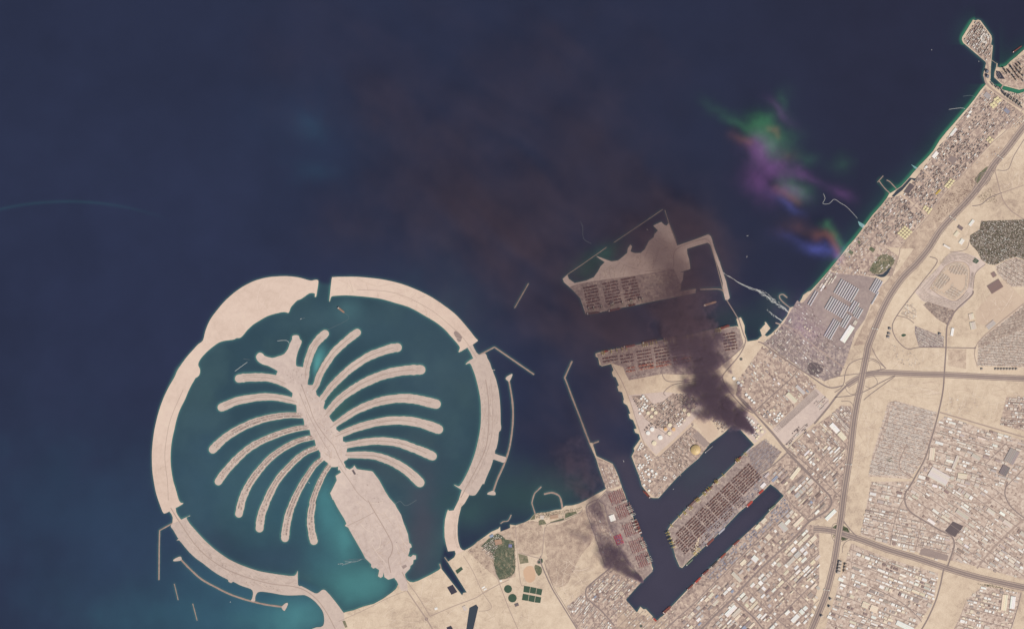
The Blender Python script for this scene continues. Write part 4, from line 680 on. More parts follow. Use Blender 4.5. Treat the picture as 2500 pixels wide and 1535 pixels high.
# ------------------------------------------------------------------ things: ships
def ship(x0, y0, x1, y1, beam, cn, label, kind='container', view='F'):
    a, b, f = VIEW[view]; x0, y0, x1, y1 = a + x0 * f, b + y0 * f, a + x1 * f, b + y1 * f; beam *= f
    L_ = math.hypot(x1 - x0, y1 - y0) * S; B_ = beam * S / 2; h = 13
    cc = dict(red=C(198, 84, 70), darkred=C(146, 84, 76), grey=C(150, 146, 150), white=C(206, 200, 206), green=C(128, 142, 120), dark=C(96, 84, 80), tan=C(176, 140, 118), brick=C(172, 92, 76))[cn]
    o = root('ship', (x0 + x1) / 2, (y0 + y1) / 2, 0, label, 'ship', None, math.atan2(-(y1 - y0), x1 - x0))
    prof = [(-.5, .8), (-.46, 1), (.3, 1), (.4, .8), (.47, .4), (.5, .05)]
    m = MB(); n = len(prof)
    for z, q in ((-4, .85), (h, 1)):
        for s_ in (1, -1): m.v += [(t * L_ * (1 if z > 0 else .97), s_ * w_ * B_ * q, z) for t, w_ in prof]
    for s_ in (0, 1):
        for i in range(n - 1): k = s_ * n + i; m.f.append((k, k + 1, 2 * n + k + 1, 2 * n + k)); m.c.append(cc)
    m.f += [(0, n, 3 * n, 2 * n)]; m.c.append(cc); obj('hull', m.mesh('hull'), M['metal'], o)
    m = MB(); dk = tuple(v * .75 for v in cc) if kind != 'container' else C(120, 80, 72)
    m.poly([(t * L_, w_ * B_ * .97) for t, w_ in prof] + [(t * L_, -w_ * B_ * .97) for t, w_ in prof[::-1]], h - 1.2, dk); obj('deck', m.mesh('deck'), M['metal'], o)
    m = MB(); m.lbox(-.44 * L_, -.37 * L_, -B_ * .85, B_ * .85, h - 1.5, h + 20, C(232, 226, 218)); m.lbox(-.38 * L_, -.37 * L_, -B_, B_, h + 16, h + 20, C(232, 226, 218)); obj('deck_house', m.mesh('deck_house'), M['paint'], o)
    m = MB(); m.lbox(-.47 * L_, -.445 * L_, -B_ * .2, B_ * .2, h - 1.5, h + 24, cc); obj('funnel', m.mesh('funnel'), M['paint'], o)
    if kind == 'container':
        t = -.35
        while t < .4:
            if random.random() < .92:
                m = MB(); w_ = 1 if t < .28 else .75
                for j in range(6):
                    y_ = (-1 + j / 3) * B_ * w_ * .95; m.lbox(t * L_, t * L_ + 12.4 if L_ > 90 else (t + .08) * L_, y_, y_ + B_ * w_ * .3, h - 1.5, h + random.choice((3, 6, 9, 12)), random.choice([cc, tuple(v * .8 for v in cc)] * 3 + BOX))
                obj('container_bay', m.mesh('container_bay'), M['paint'], o)
            t += max(14.5 / L_, .085)
    else:
        for k in range(5):
            m = MB(); t = -.33 + k * .145; m.lbox(t * L_, (t + .11) * L_, -B_ * .6, B_ * .6, h - 1.5, h + 1.5, tuple(v * .85 for v in cc)); obj('hatch_cover', m.mesh('hatch_cover'), M['paint'], o)
for a in ((1935, 1000, 1850, 772, 44, 'red', 'large red container ship berthed at the western quay', 'container', 'W1'), (2078, 460, 1962, 345, 32, 'red', 'bright red ship moored at the south-western tip of the refinery peninsula', 'container', 'W1'),
          (2270, 965, 2392, 852, 38, 'red', 'bright red ship at the southern end of the harbour quay', 'container', 'W2'), (2120, 1030, 2172, 1080, 26, 'red', 'small red boat tucked into the innermost harbour corner', 'bulk', 'W2'),
          (1910, 1212, 2068, 1163, 26, 'tan', 'tan ship under way in the channel between port island and terminal', 'bulk', 'W3'), (760, 1277, 915, 1243, 24, 'brick', 'brick-red container ship at the port island quay', 'container', 'W3'),
          (990, 1217, 1092, 1196, 22, 'darkred', 'small dark red ship at the eastern port island quay', 'container', 'W3'), (500, 1312, 662, 1290, 22, 'dark', 'dark ship at the western end of the port island quay', 'container', 'W3'),
          (450, 527, 598, 502, 26, 'red', 'red container ship at the western part of the northern terminal', 'container', 'W4'), (1600, 308, 1735, 268, 28, 'red', 'red container ship at the eastern end of the northern terminal', 'container', 'W4'), (200, 588, 275, 566, 24, 'red', 'short red ship at the western tip of the northern terminal', 'container', 'W4'),
          (675, 482, 855, 437, 24, 'dark', 'dark container ship beneath the crane row of the northern terminal', 'container', 'W4'), (930, 432, 1085, 402, 24, 'darkred', 'dark red ship lying in smoke at the northern terminal', 'container', 'W4'),
          (1335, 522, 1400, 466, 26, 'red', 'short red ship near the head of the inner basin', 'bulk', 'W6'), (1195, 672, 1270, 600, 28, 'red', 'bright red ship halfway along the inner basin', 'bulk', 'W6'), (858, 997, 936, 926, 22, 'white', 'white ship with pale deck in the inner basin', 'bulk', 'W6'),
          (708, 1143, 806, 1050, 26, 'darkred', 'dark red bulk carrier at the southern quay of the pier', 'bulk', 'W6'), (480, 692, 622, 556, 26, 'grey', 'long grey container ship on the northern side of the pier', 'container', 'W6'), (688, 502, 792, 420, 22, 'darkred', 'dark red container ship at the middle of the pier', 'container', 'W6'), (792, 400, 850, 345, 20, 'dark', 'small dark ship at the pier next to twin cranes', 'container', 'W6'),
          (1058, 140, 1135, 66, 24, 'brick', 'brick-red ship at the landward end of the pier', 'container', 'W6'), (468, 1378, 552, 1300, 18, 'green', 'greenish ship moored at the tip of the pier', 'bulk', 'W6'), (1462, 716, 1546, 648, 22, 'green', 'pale green ship on the far side of the inner basin', 'bulk', 'W6'), (1028, 1142, 1112, 1068, 22, 'darkred', 'dark red ship beside the car stock yards', 'bulk', 'W6'),
          (1265, 412, 1342, 340, 20, 'brick', 'brick-red coaster at the northern bulk berth', 'bulk', 'W7'), (1158, 514, 1242, 434, 18, 'dark', 'dark coaster at the middle bulk berth', 'bulk', 'W7'), (1056, 608, 1138, 534, 20, 'red', 'red and white coaster at the bulk yard', 'container', 'W7'), (966, 704, 1042, 630, 22, 'red', 'plain red coaster at the scrap yard berth', 'bulk', 'W7'), (875, 785, 950, 715, 18, 'darkred', 'dull red coaster at the southern bulk berth', 'bulk', 'W7'),
          (120, 543, 203, 608, 22, 'tan', 'brown dredger with white bow anchored inside the palm lagoon', 'bulk', 'V2'), (1185, 715, 1285, 630, 12, 'grey', 'slim grey tanker at the refinery quay', 'bulk', 'W5'), (1690, 700, 1742, 650, 14, 'white', 'small white ship near the basin head', 'bulk', 'W5'),
          (2325, 635, 2438, 553, 14, 'darkred', 'dark floating water park rig off the marina beach', 'bulk', 'X1')):
    ship(*a[:7], kind=a[7], view=a[8])
def boat(x, y, ang, label, L_=26, view='F'):
    a, b, f = VIEW[view]; r = root('boat', a + x * f, b + y * f, 0, label, 'boat', 'small boats', math.radians(ang)); w_ = C(236, 232, 224)
    m = MB(); m.poly([(-L_ / 2, -4), (L_ * .2, -4), (L_ / 2, 0), (L_ * .2, 4), (-L_ / 2, 4)], 2.5, w_); m.v += [(x_, y_, -1) for x_, y_, _ in m.v[:5]]
    for i in range(5): m.f.append((i, (i + 1) % 5, 5 + (i + 1) % 5, 5 + i)); m.c.append(w_)
    obj('hull', m.mesh('hull'), M['paint'], r); m = MB(); m.lbox(-L_ * .25, L_ * .1, -2.5, 2.5, 2.5, 6, C(214, 206, 196)); obj('cabin', m.mesh('cabin'), M['paint'], r)
for x, y, an, lb, ln, vw in ((2440, 372, 20, 'white workboat in open water east of the port island causeway', 40, 'W3'), (2432, 622, 80, 'white tug in open water south of the workboat', 38, 'W3'), (1235, 300, -45, 'pale barge inside the unfinished port island lagoon', 46, 'W3'), (1895, 680, 20, 'white motorboat below the western crescent gap', 34, 'V1'), (815, 1253, -60, 'white tug entering the port between peninsula and tank farm', 40, 'B'),
                             (1994, 1270, -40, 'white barge between two built-up fronds', 40, 'V3'), (1020, 1192, 60, 'white boat south of the curved south-western breakwater', 22, 'V5'), (1352, 602, 0, 'tiny white boat alone off the resort island', 18, 'X1'), (316, 458, 10, 'tiny white launch in the middle of the refinery basin', 22, 'W6'), (1920, 740, -55, 'small speedboat beside the resort island causeway', 20, 'X1')):
    boat(x, y, an, lb, ln, vw)
for i in range(22):
    k = i % 3; x, y = P('V6 2100,400')[0]; boat(x + 1.5 + k * 3.2, y + 1 + (i // 3) * 1.7 - k * 1.2, random.choice((0, 180)), 'white yacht berthed in the golf resort marina', 18)
for i in range(20):
    t = i / 10 % 1; q = P('M 790,620 880,770 910,740 820,600'); s_ = i // 10
    a_, b_ = q[0 if not s_ else 3], q[1 if not s_ else 2]; boat(a_[0] + (b_[0] - a_[0]) * t, a_[1] + (b_[1] - a_[1]) * t, 30, 'white yacht berthed in the small basin by the marina beach', 16)

# ------------------------------------------------------------------ generator of built-up blocks
PALS = {'bright': [(WHITE, 'white', 8), (CREAM, 'cream', 4), (PALE, 'beige', 3), (GREYW, 'light grey', 2), (C(176, 160, 150), 'drab', 2), (C(150, 128, 122), 'brown', 1)],
        'mixed': [(WHITE, 'white', 2), (CREAM, 'cream', 3), (PALE, 'beige', 4), (GREYW, 'light grey', 3), (C(170, 152, 144), 'drab', 3), (C(146, 124, 118), 'brown', 2), (C(160, 164, 178), 'bluish', .5)],
        'soft': [(C(232, 217, 200), 'pale cream', 6), (PALE, 'beige', 5), (C(204, 188, 176), 'light grey', 4), (C(186, 166, 154), 'drab', 3), (C(160, 136, 126), 'brown', 1.2), (WHITE, 'white', 3)],
        'plant': [(C(160, 143, 136), 'drab', 4), (C(136, 121, 117), 'dark grey', 3), (C(190, 174, 163), 'light grey', 4), (C(218, 206, 192), 'pale', 3), (C(118, 101, 98), 'brown', 2), (WHITE, 'white', 1.8)],
        'stock': [(C(160, 154, 158), 'grey', 4), (C(176, 170, 172), 'pale grey', 3), (C(142, 138, 148), 'bluish', 3), (C(190, 176, 166), 'beige', 2), (C(128, 118, 122), 'dark', 2)],
        'house': [(C(240, 228, 212), 'pale', 6), (PALE, 'beige', 3), (C(206, 190, 176), 'sandy', 3)],
        'barrack': [(C(230, 219, 206), 'pale', 5), (C(212, 200, 188), 'grey', 3), (C(190, 172, 160), 'drab', 1)],
        'garden': [(C(190, 172, 158), 'sandy', 3), (C(212, 195, 178), 'beige', 3), (C(164, 145, 134), 'brown', 2)],
        'shell': [(C(166, 146, 138), 'grey', 3), (C(128, 112, 110), 'dark', 3), (C(206, 190, 178), 'pale', 2), (C(150, 118, 110), 'reddish', 1), (WHITE, 'white', .4)]}
def pick(pal):
    q = PALS[pal]; r = random.uniform(0, sum(x[2] for x in q))
    for c, n, w_ in q:
        r -= w_
        if r <= 0: return c, n
    return q[0][:2]
STREETS = []
REC = {}                        # kind -> list of (size, cx, cy, a, b, th, h, colour, colour name, district)
def free(cx, cy, a, b, th):
    u0, u1 = math.cos(th), math.sin(th); n1, n2 = max(2, int(a * 2) + 1), max(2, int(b * 2) + 1)
    s_, t_ = np.meshgrid(np.linspace(-a, a, n1), np.linspace(-b, b, n2)); X_ = (cx + u0 * s_ - u1 * t_).astype(int); Y_ = (cy + u1 * s_ + u0 * t_).astype(int)
    if X_.min() < 0 or Y_.min() < 0 or X_.max() >= RW or Y_.max() >= RH: return False
    return not (BUSY[Y_, X_].any() or not LAND[Y_, X_].all())
def rect(cx, cy, a, b, th):
    u0, u1 = math.cos(th), math.sin(th)
    return [(cx + u0 * i * a - u1 * j * b, cy + u1 * i * a + u0 * j * b) for i, j in ((-1, -1), (1, -1), (1, 1), (-1, 1))]
def put(kind, cx, cy, a, b, th, h, pal, district, force=None, mark=True):
    if not free(cx, cy, a, b, th): return False
    c, n = force or pick(pal); v = random.uniform(.9, 1.06); c = tuple(x * v for x in c)
    REC.setdefault(kind, []).append((a * b, cx, cy, a, b, th, h, c, n, district))
    if mark: fill(BUSY, rect(cx, cy, a + .15, b + .15, th))
    return True
def district(kind, s, ang, Lr, Dr, gap, pal, hr, name, dens=.85, street=3, sgap=2.0, jit=.06):
    poly = P(s); msk = np.zeros((RH, RW), bool); fill(msk, poly); th = math.radians(ang); u = (math.cos(th), math.sin(th)); v = (-u[1], u[0])
    mx, my = np.mean(poly, axis=0); rs = [((x - mx) * u[0] + (y - my) * u[1], (x - mx) * v[0] + (y - my) * v[1]) for x, y in poly]
    a0, a1 = min(r[0] for r in rs), max(r[0] for r in rs); t, t1 = min(r[1] for r in rs), max(r[1] for r in rs); row = 0
    bare = vnoise(RH // 4 + 1, RW // 4 + 1, 9, int(mx * 7 + my) % 9999, 3)
    while t < t1:
        D = random.uniform(*Dr) * (random.choice((1, 1, 1, 1.5)) if kind == 'warehouse' else 1); s_ = a0 + random.uniform(0, 4); k = 0
        while s_ < a1:
            L_ = random.uniform(*Lr) * (random.choice((.6, 1, 1, 1, 1.6)) if kind == 'warehouse' else 1); d = D * random.uniform(.7, 1); cx = mx + u[0] * (s_ + L_ / 2) + v[0] * (t + D / 2); cy = my + u[1] * (s_ + L_ / 2) + v[1] * (t + D / 2)
            if 0 <= cx < RW and 0 <= cy < RH and msk[int(cy), int(cx)] and random.random() < dens and (kind not in ('warehouse', 'plant') or bare[int(cy) // 4, int(cx) // 4] > .36):
                put(kind, cx, cy, L_ / 2, d / 2, th + random.uniform(-jit, jit) * .3, random.uniform(*hr), pal, name)
            s_ += L_ + gap * random.uniform(.6, 1.6); k += 1
            if k % 5 == 0: s_ += sgap * random.uniform(.4, 1)
        row += 1; t += D + gap * random.uniform(.7, 1.3)
        if row % street == 0 and dens < .5: t += sgap
        elif row % street == 0:
            n_ = int((a1 - a0) / 2); run = []
            for q_ in range(n_ + 1):
                s2 = a0 + q_ * 2; x_, y_ = mx + u[0] * s2 + v[0] * (t + sgap * .2), my + u[1] * s2 + v[1] * (t + sgap * .2)
                ok = 0 <= x_ < RW and 0 <= y_ < RH and msk[int(y_), int(x_)] and LAND[int(y_), int(x_)]
                if ok: run.append((x_, y_))
                if (not ok or q_ == n_) and len(run) > 4: STREETS.append((run, min(1.3, sgap * .6))); run = []
                elif not ok: run = []
            t += sgap
def big(s, ln, wd, ang, c, cn, name, h=12): cx, cy = P(s)[0]; f = VIEW[s.split()[0]][2]; put('warehouse', cx, cy, ln * f / 2, wd * f / 2, math.radians(ang), h, None, name, (c, cn))
# large roofs that can be told apart
for q in (('X3 1075,1255', 220, 70, -57, WHITE, 'white', 'smelter yard'), ('X3 1018,1338', 150, 105, -57, WHITE, 'white', 'smelter yard'), ('X3 1105,1110', 60, 70, -57, WHITE, 'white', 'smelter yard'), ('X3 1170,1120', 55, 40, -57, PALE, 'beige', 'smelter yard'),
          ('X5 648,845', 150, 62, 45, CREAM, 'cream', 'block beside the railway yard'), ('X5 760,745', 140, 40, 45, GREYW, 'light grey', 'block beside the railway yard'), ('X5 1170,1205', 130, 60, 47, WHITE, 'white', 'labour camp edge'), ('X5 1260,1300', 110, 60, 47, CREAM, 'cream', 'labour camp edge'),
          ('W1 1505,760', 95, 85, 70, WHITE, 'white', 'western container quay'), ('W1 1520,828', 105, 85, 70, CREAM, 'cream', 'western container quay'), ('W1 1545,930', 100, 75, 70, C(170, 160, 150), 'grey', 'western container quay'),
          ('X6 1355,1120', 150, 62, 97, CREAM, 'cream', 'logistics park'), ('X6 1440,1390', 250, 130, 30, C(232, 220, 206), 'white', 'logistics park'), ('X6 1310,1290', 140, 150, 30, C(198, 186, 180), 'light grey', 'logistics park'), ('X6 2315,1150', 175, 125, 118, C(182, 168, 160), 'grey', 'logistics park'), ('X6 2228,1320', 120, 95, 118, C(140, 128, 126), 'dark grey', 'logistics park'), ('X6 1640,1220', 170, 40, 112, PALE, 'beige', 'logistics park'), ('X6 1720,1385', 110, 60, 8, CREAM, 'cream', 'logistics park'), ('X6 1885,1160', 110, 55, 32, PALE, 'beige', 'logistics park'),
          ('X7 1925,1235', 165, 58, 97, CREAM, 'cream', 'plots south of the cross highway'), ('X7 2012,1235', 130, 52, 97, WHITE, 'white', 'plots south of the cross highway'), ('X7 190,1345', 80, 60, 17, WHITE, 'white', 'plots south of the cross highway'), ('X7 570,1300', 80, 70, 22, CREAM, 'cream', 'plots south of the cross highway'), ('X7 480,1260', 70, 60, 22, CREAM, 'cream', 'plots south of the cross highway'), ('X7 890,1480', 190, 50, 25, WHITE, 'white', 'plots south of the cross highway'), ('X7 1490,320', 150, 55, 35, PALE, 'beige', 'plots north of the cross highway'), ('X7 1070,535', 80, 70, 15, CREAM, 'cream', 'plots north of the cross highway'), ('X7 120,325', 140, 40, -45, WHITE, 'white', 'free zone beside the highway interchange'), ('X7 90,290', 130, 30, -45, C(150, 140, 150), 'grey-blue', 'free zone beside the highway interchange'),
          ('W7 1400,1035', 165, 55, -45, WHITE, 'white', 'free zone south of the harbour'), ('W7 1470,1060', 130, 50, -45, PALE, 'beige', 'free zone south of the harbour'), ('W7 1470,630', 150, 45, 45, PALE, 'beige', 'free zone south of the harbour'), ('W7 1690,410', 75, 65, 40, WHITE, 'white', 'sandy plot south of the inner basin'), ('W7 1548,455', 80, 45, -45, CREAM, 'cream', 'free zone south of the harbour'),
          ('W6 1635,915', 120, 75, 50, C(206, 196, 184), 'light grey', 'free zone south of the inner basin'), ('W6 1820,850', 150, 45, -45, CREAM, 'cream', 'free zone south of the inner basin'), ('W6 1860,925', 120, 45, -45, WHITE, 'white', 'free zone south of the inner basin'), ('W6 1330,915', 75, 45, -45, CREAM, 'cream', 'inner basin southern quay'), ('W6 1405,840', 75, 45, -45, CREAM, 'cream', 'inner basin southern quay'), ('W6 1125,670', 80, 45, -45, WHITE, 'white', 'pier between the basins'), ('W6 1395,415', 70, 40, -45, WHITE, 'white', 'pier between the basins'), ('W6 1440,290', 70, 28, -45, GREYW, 'light grey', 'pier between the basins'), ('W6 1350,370', 60, 45, -45, C(160, 154, 158), 'grey', 'pier between the basins'), ('W6 1780,270', 170, 45, -52, CREAM, 'cream', 'free zone inside the ring road'), ('W6 1460,1035', 65, 65, -45, CREAM, 'cream', 'sandy plot south of the inner basin'), ('W6 2215,770', 140, 40, -45, CREAM, 'cream', 'free zone beside the highway interchange'), ('W6 2255,680', 55, 40, -45, C(120, 110, 160), 'blue', 'free zone beside the highway interchange'),
          ('X4 2115,487', 165, 115, -32, C(150, 126, 118), 'brown', 'walled reservoir site on pale sand', 5), ('X4 2098,345', 55, 60, -32, C(150, 126, 118), 'brown', 'walled reservoir site on pale sand', 5), ('X4 1830,850', 70, 60, 78, CREAM, 'cream', 'school grounds on pale sand'), ('X4 1850,960', 90, 70, 78, PALE, 'beige', 'school grounds on pale sand'), ('X4 2065,950', 120, 60, -40, C(196, 184, 170), 'light grey', 'walled school by the pale sand', 8), ('X4 1600,1035', 95, 32, 100, WHITE, 'white', 'empty plot east of the small village'),
          ('R 450,470', 130, 90, 125, WHITE, 'white', 'shopping mall by the highway'), ('R 430,570', 140, 60, 0, C(140, 126, 130), 'dark grey', 'shopping mall by the highway'), ('R 340,300', 130, 100, -50, CREAM, 'cream', 'shopping mall by the highway'), ('R 420,150', 120, 80, 35, C(142, 126, 122), 'drab', 'shopping mall by the highway'), ('R 680,40', 160, 70, -52, WHITE, 'white', 'shopping mall by the highway'), ('R 110,590', 170, 40, 30, WHITE, 'white', 'shopping mall by the highway', 25), ('R 240,640', 110, 70, 5, C(196, 186, 176), 'light grey', 'shopping mall by the highway', 25),
          ('X2 1395,385', 85, 45, -50, WHITE, 'white', 'power station by the sea'), ('X2 1420,360', 40, 30, -50, CREAM, 'cream', 'power station by the sea'), ('X2 1615,110', 110, 35, -52, WHITE, 'white', 'power station by the sea'), ('X2 1430,830', 80, 20, -45, C(206, 176, 90), 'yellow', 'power station by the sea'), ('X1 1815,1350', 40, 25, -45, WHITE, 'white', 'desalination works'), ('X1 1790,1398', 40, 25, -45, WHITE, 'white', 'desalination works'), ('X1 2255,1335', 70, 45, 40, C(156, 156, 166), 'grey-blue', 'desalination works'), ('X1 2045,1100', 75, 60, 40, C(176, 170, 164), 'light grey', 'desalination works', 6), ('X1 2020,1150', 75, 60, 40, C(176, 170, 164), 'light grey', 'desalination works', 6)):
    big(*q[:7], h=q[7] if len(q) > 7 else 13)
for q in [('V6 %d,%d' % (1705 + 16 * i, 835 + 26 * i), 46, 15, -30, WHITE, 'white', 'sheds beside the canal road', 5) for i in range(4)] + [('V6 %d,%d' % (1805 + 20 * i, 1000 + 22 * i), 40, 15, -30, WHITE, 'white', 'sheds beside the canal road', 5) for i in range(3)] + [('V6 1270,1270', 36, 26, -18, WHITE, 'white', 'site camp by the coastal track', 5), ('V6 1610,1265', 60, 44, 60, PALE, 'beige', 'pump house by the inland canal', 8), ('V6 2215,1225', 46, 34, -20, C(120, 112, 112), 'dark grey', 'school by the round fields', 8), ('V6 2190,1240', 40, 14, -20, WHITE, 'white', 'school by the round fields', 8), ('V6 2030,945', 26, 18, -10, WHITE, 'white', 'golf gate', 5), ('V6 2000,490', 80, 60, -10, C(186, 150, 128), 'tiled', 'golf resort', 12), ('V6 1920,420', 46, 30, -30, C(150, 160, 176), 'bluish', 'golf resort', 9), ('V6 2140,535', 40, 36, 5, C(140, 140, 176), 'blue', 'golf resort', 6), ('W1 450,750', 60, 60, 8, PALE, 'beige', 'walled palace by the beach harbour', 10), ('W1 630,740', 120, 60, -10, C(190, 160, 134), 'sandy', 'walled palace by the beach harbour', 9)]:
    big(*q[:7], h=q[7])
# smelter pot rooms: long parallel halls
def halls(view, ox, oy, ln, wid, n, pitch, ang, name):
    a, b, f = VIEW[view]; th = math.radians(ang); u = (math.cos(th), math.sin(th)); v = (-u[1], u[0])
    for i in range(n): put('pot_room', a + (ox + v[0] * i * pitch) * f, b + (oy + v[1] * i * pitch) * f, ln * f / 2, wid * f / 2, th, 17, None, name, (C(222, 214, 212), 'silvery'))
halls('X3', 965, 680, 190, 17, 9, 29, -60, 'upper smelter line'); halls('X3', 905, 790, 150, 17, 12, 29, -60, 'second smelter line')
halls('X3', 850, 880, 165, 17, 10, 29, -60, 'third smelter line'); halls('X3', 1390, 660, 170, 17, 5, 26, -60, 'northern smelter block'); halls('X3', 1320, 775, 170, 17, 5, 26, -60, 'northern smelter block')
halls('X3', 1045, 960, 170, 17, 5, 28, -60, 'southern smelter line'); halls('X3', 985, 1060, 170, 17, 5, 28, -60, 'southern smelter line'); halls('X3', 860, 1180, 240, 15, 4, 26, -60, 'southern smelter line'); halls('X3', 1185, 990, 130, 15, 3, 26, -60, 'south-eastern smelter block'); halls('X3', 650, 820, 190, 15, 2, 30, -60, 'smelter power house')
halls('X3', 1175, 690, 120, 15, 3, 26, -60, 'northern smelter block')
# districts
Dk = dict(dens=.86)
district('warehouse', 'W7 1480,900 1720,580 2330,20 2463,0 2463,900 2300,1300 1800,1300 1760,1200', -45, (4.5, 15), (3.5, 8.5), 1.7, 'bright', (7, 14), 'free zone south of the harbour', dens=.76)
district('warehouse', 'W7 1080,1300 1430,930 1740,1220 1780,1300', -45, (4, 11), (4, 7), 1.6, 'mixed', (6, 13), 'free zone south of the harbour', dens=.75)
district('warehouse', 'W7 560,1300 920,1000 1500,420 1900,20 2100,150 1430,830 1060,1230 980,1300', -45, (4, 11), (3, 7), 1.8, 'mixed', (5, 12), 'free zone along the harbour road', dens=.6)
district('warehouse', 'W6 690,1530 1090,1110 1470,750 1650,560 1790,640 1400,1060 900,1530', -45, (3, 7), (3, 5), .8, 'stock', (3, 5), 'stock yards on the inner basin', dens=.75, sgap=1.5)
district('warehouse', 'W6 1480,300 1690,110 2150,520 2190,640 1930,820 1660,560', -45, (4, 15), (3.5, 8.5), 1.8, 'mixed', (7, 13), 'free zone inside the ring road', dens=.75)
district('warehouse', 'W6 1800,640 1940,860 1330,1430 1000,1512 1400,1060', -45, (4, 11), (4, 7), 1.5, 'mixed', (6, 12), 'free zone south of the inner basin', dens=.72)
district('warehouse', 'W6 1720,-20 2400,-60 2370,480 2320,650 2230,560 2150,480', -45, (4, 12), (3, 6.5), 1.5, 'bright', (7, 13), 'free zone beside the highway', dens=.82)
district('warehouse', 'X5 620,1440 1110,1080 1250,940 1370,960 1380,1050 1330,1500 700,1530', 45, (4, 11), (2.4, 5), 1.4, 'mixed', (6, 12), 'labour camp edge', dens=.72)
district('barrack', 'X5 1110,1070 1260,930 1370,960 1375,1060 1340,1280 1180,1120', 47, (4, 7), (1.3, 1.9), .9, 'barrack', (5, 7), 'labour camp beside the interchange', dens=.9)
district('plant', 'X5 20,620 300,220 540,330 830,570 940,700 430,1200 210,1020', 45, (2, 8), (1.6, 4.5), 2.2, 'mixed', (4, 10), 'industrial block by the port road', dens=.42)
district('plant', 'X5 310,180 430,90 560,-60 720,30 850,160 1200,420 1290,490 1230,580 1050,640 860,560 540,330', 45, (2, 7), (1.6, 4.5), 2.0, 'plant', (4, 10), 'industrial block by the smelter', dens=.5)
district('plant', 'X3 430,950 520,880 620,900 700,1000 1000,1440 900,1500 700,1500 480,1240', 40, (1.6, 5), (1.4, 3), 1.8, 'plant', (4, 10), 'smelter switch yard', dens=.5)
district('plant', 'X3 60,1330 300,1130 400,1080 470,1230 400,1330 200,1512 100,1512', -50, (3, 9), (2, 4), 1.4, 'mixed', (5, 11), 'works beside the platform jetty', dens=.7)
district('plant', 'X3 860,510 1000,330 1250,40 1480,170 1700,330 1500,560 1300,560 950,540', -48, (1.6, 6), (1.4, 3.6), 2.4, 'mixed', (4, 9), 'clubs and works on the shore', dens=.42)
district('plant', 'X3 700,690 860,510 970,540 900,640 760,760', -57, (4, 12), (3, 6), 1.2, 'soft', (10, 18), 'smelter casthouses', dens=.85)
for s in ('X2 400,1490 530,1310 830,910 1000,880 1240,560 1470,260 1640,70 1720,0 2250,0 2030,280 1500,840 1300,1100 980,1450',):
    district('plant', s, -47, (1.6, 6), (1.0, 2.8), .9, 'plant', (5, 22), 'power station by the sea', dens=.62, street=6, sgap=2.6)
district('plant', 'X1 1650,1490 1800,1330 2010,1070 2130,1140 2463,1370 2463,1512 2200,1560 1680,1560', -47, (1.6, 6), (1.2, 3.2), 1.6, 'plant', (5, 14), 'desalination works', dens=.5)
district('plant', 'X2 1700,600 2030,300 2270,80 2463,-80 2463,30 2000,600', -47, (1.4, 4), (1, 2.4), 4, 'mixed', (3, 8), 'scrub beside the highway', dens=.22)
district('barrack', 'X6 900,490 1420,630 1380,800 1330,1000 1250,1190 1100,1390 600,1370 640,1130 760,750 830,520', 15, (4.5, 8), (1.3, 1.9), 1.0, 'barrack', (5, 8), 'workers villages', dens=.9, street=3, sgap=1.2)
district('warehouse', 'X6 1420,740 1520,680 2060,850 2463,960 2463,1512 1150,1512 1330,1040', 17, (3, 14), (2.4, 7.5), 1.7, 'soft', (6, 12), 'logistics park', dens=.68)
district('warehouse', 'X6 2250,440 2480,440 2480,840 2180,770', 5, (3, 8), (2, 4.5), 1.2, 'soft', (6, 12), 'block by the eastern edge', dens=.75)
district('plant', 'X6 1560,430 2060,420 2130,700 1500,640', 10, (1.5, 4), (1, 2.5), 5, 'soft', (3, 6), 'empty plots south of the cross highway', dens=.3)
district('warehouse', 'X7 430,520 540,0 950,0 900,250 1100,400 1380,560 1340,840 740,640', 13, (3, 12), (2.4, 6.5), 1.3, 'soft', (6, 12), 'plots north of the cross highway', dens=.8)
district('warehouse', 'X7 1000,0 1950,0 1990,230 2130,380 2130,1000 1720,880 1380,790 1420,580 1130,380 920,200', 35, (4, 16), (2.6, 7), 1.5, 'soft', (6, 12), 'large plots north of the cross highway', dens=.62)
district('warehouse', 'X7 330,640 720,800 990,880 1240,940 1200,1200 1040,1450 900,1560 50,1560 170,1150', 21, (3.5, 13), (3, 8), 1.9, 'bright', (6, 13), 'plots south of the cross highway', dens=.7)
district('warehouse', 'X7 1400,1560 1560,1190 1700,1060 2090,1140 2060,1300 1960,1560', 14, (4, 9), (3, 6), 1.6, 'bright', (6, 12), 'plots south of the cross highway', dens=.7)
district('warehouse', 'W2 1160,570 1480,310 1700,420 1900,480 1700,740 1300,800 1140,720', -48, (2.5, 7), (2, 4), 1.2, 'mixed', (5, 10), 'works behind the burning quay', dens=.75)
district('warehouse', 'W2 830,860 1080,660 1220,820 1500,1110 1500,1300 1000,1160', -52, (3, 9), (1.6, 3.6), .9, 'soft', (4, 9), 'sheds beside the desert road', dens=.75)
district('plant', 'W2 1320,830 1700,770 1880,950 2000,910 2170,1090 2300,1010 2463,900 2463,1300 1600,1300', -45, (1.8, 6), (1.4, 3.4), 1.8, 'mixed', (3, 8), 'stock yards at the harbour corner', dens=.5)
district('plant', 'W1 1310,0 1540,0 1640,290 1430,310', 70, (2, 6), (1.5, 3.4), 1.4, 'soft', (4, 10), 'narrow peninsula', dens=.65)
district('plant', 'W1 1120,600 1300,520 1450,900 1640,1340 1560,1500 1420,1512 1200,960', 70, (1.8, 5), (1.4, 3.2), 3.0, 'soft', (4, 8), 'smoke-covered works behind the western quay', dens=.35)
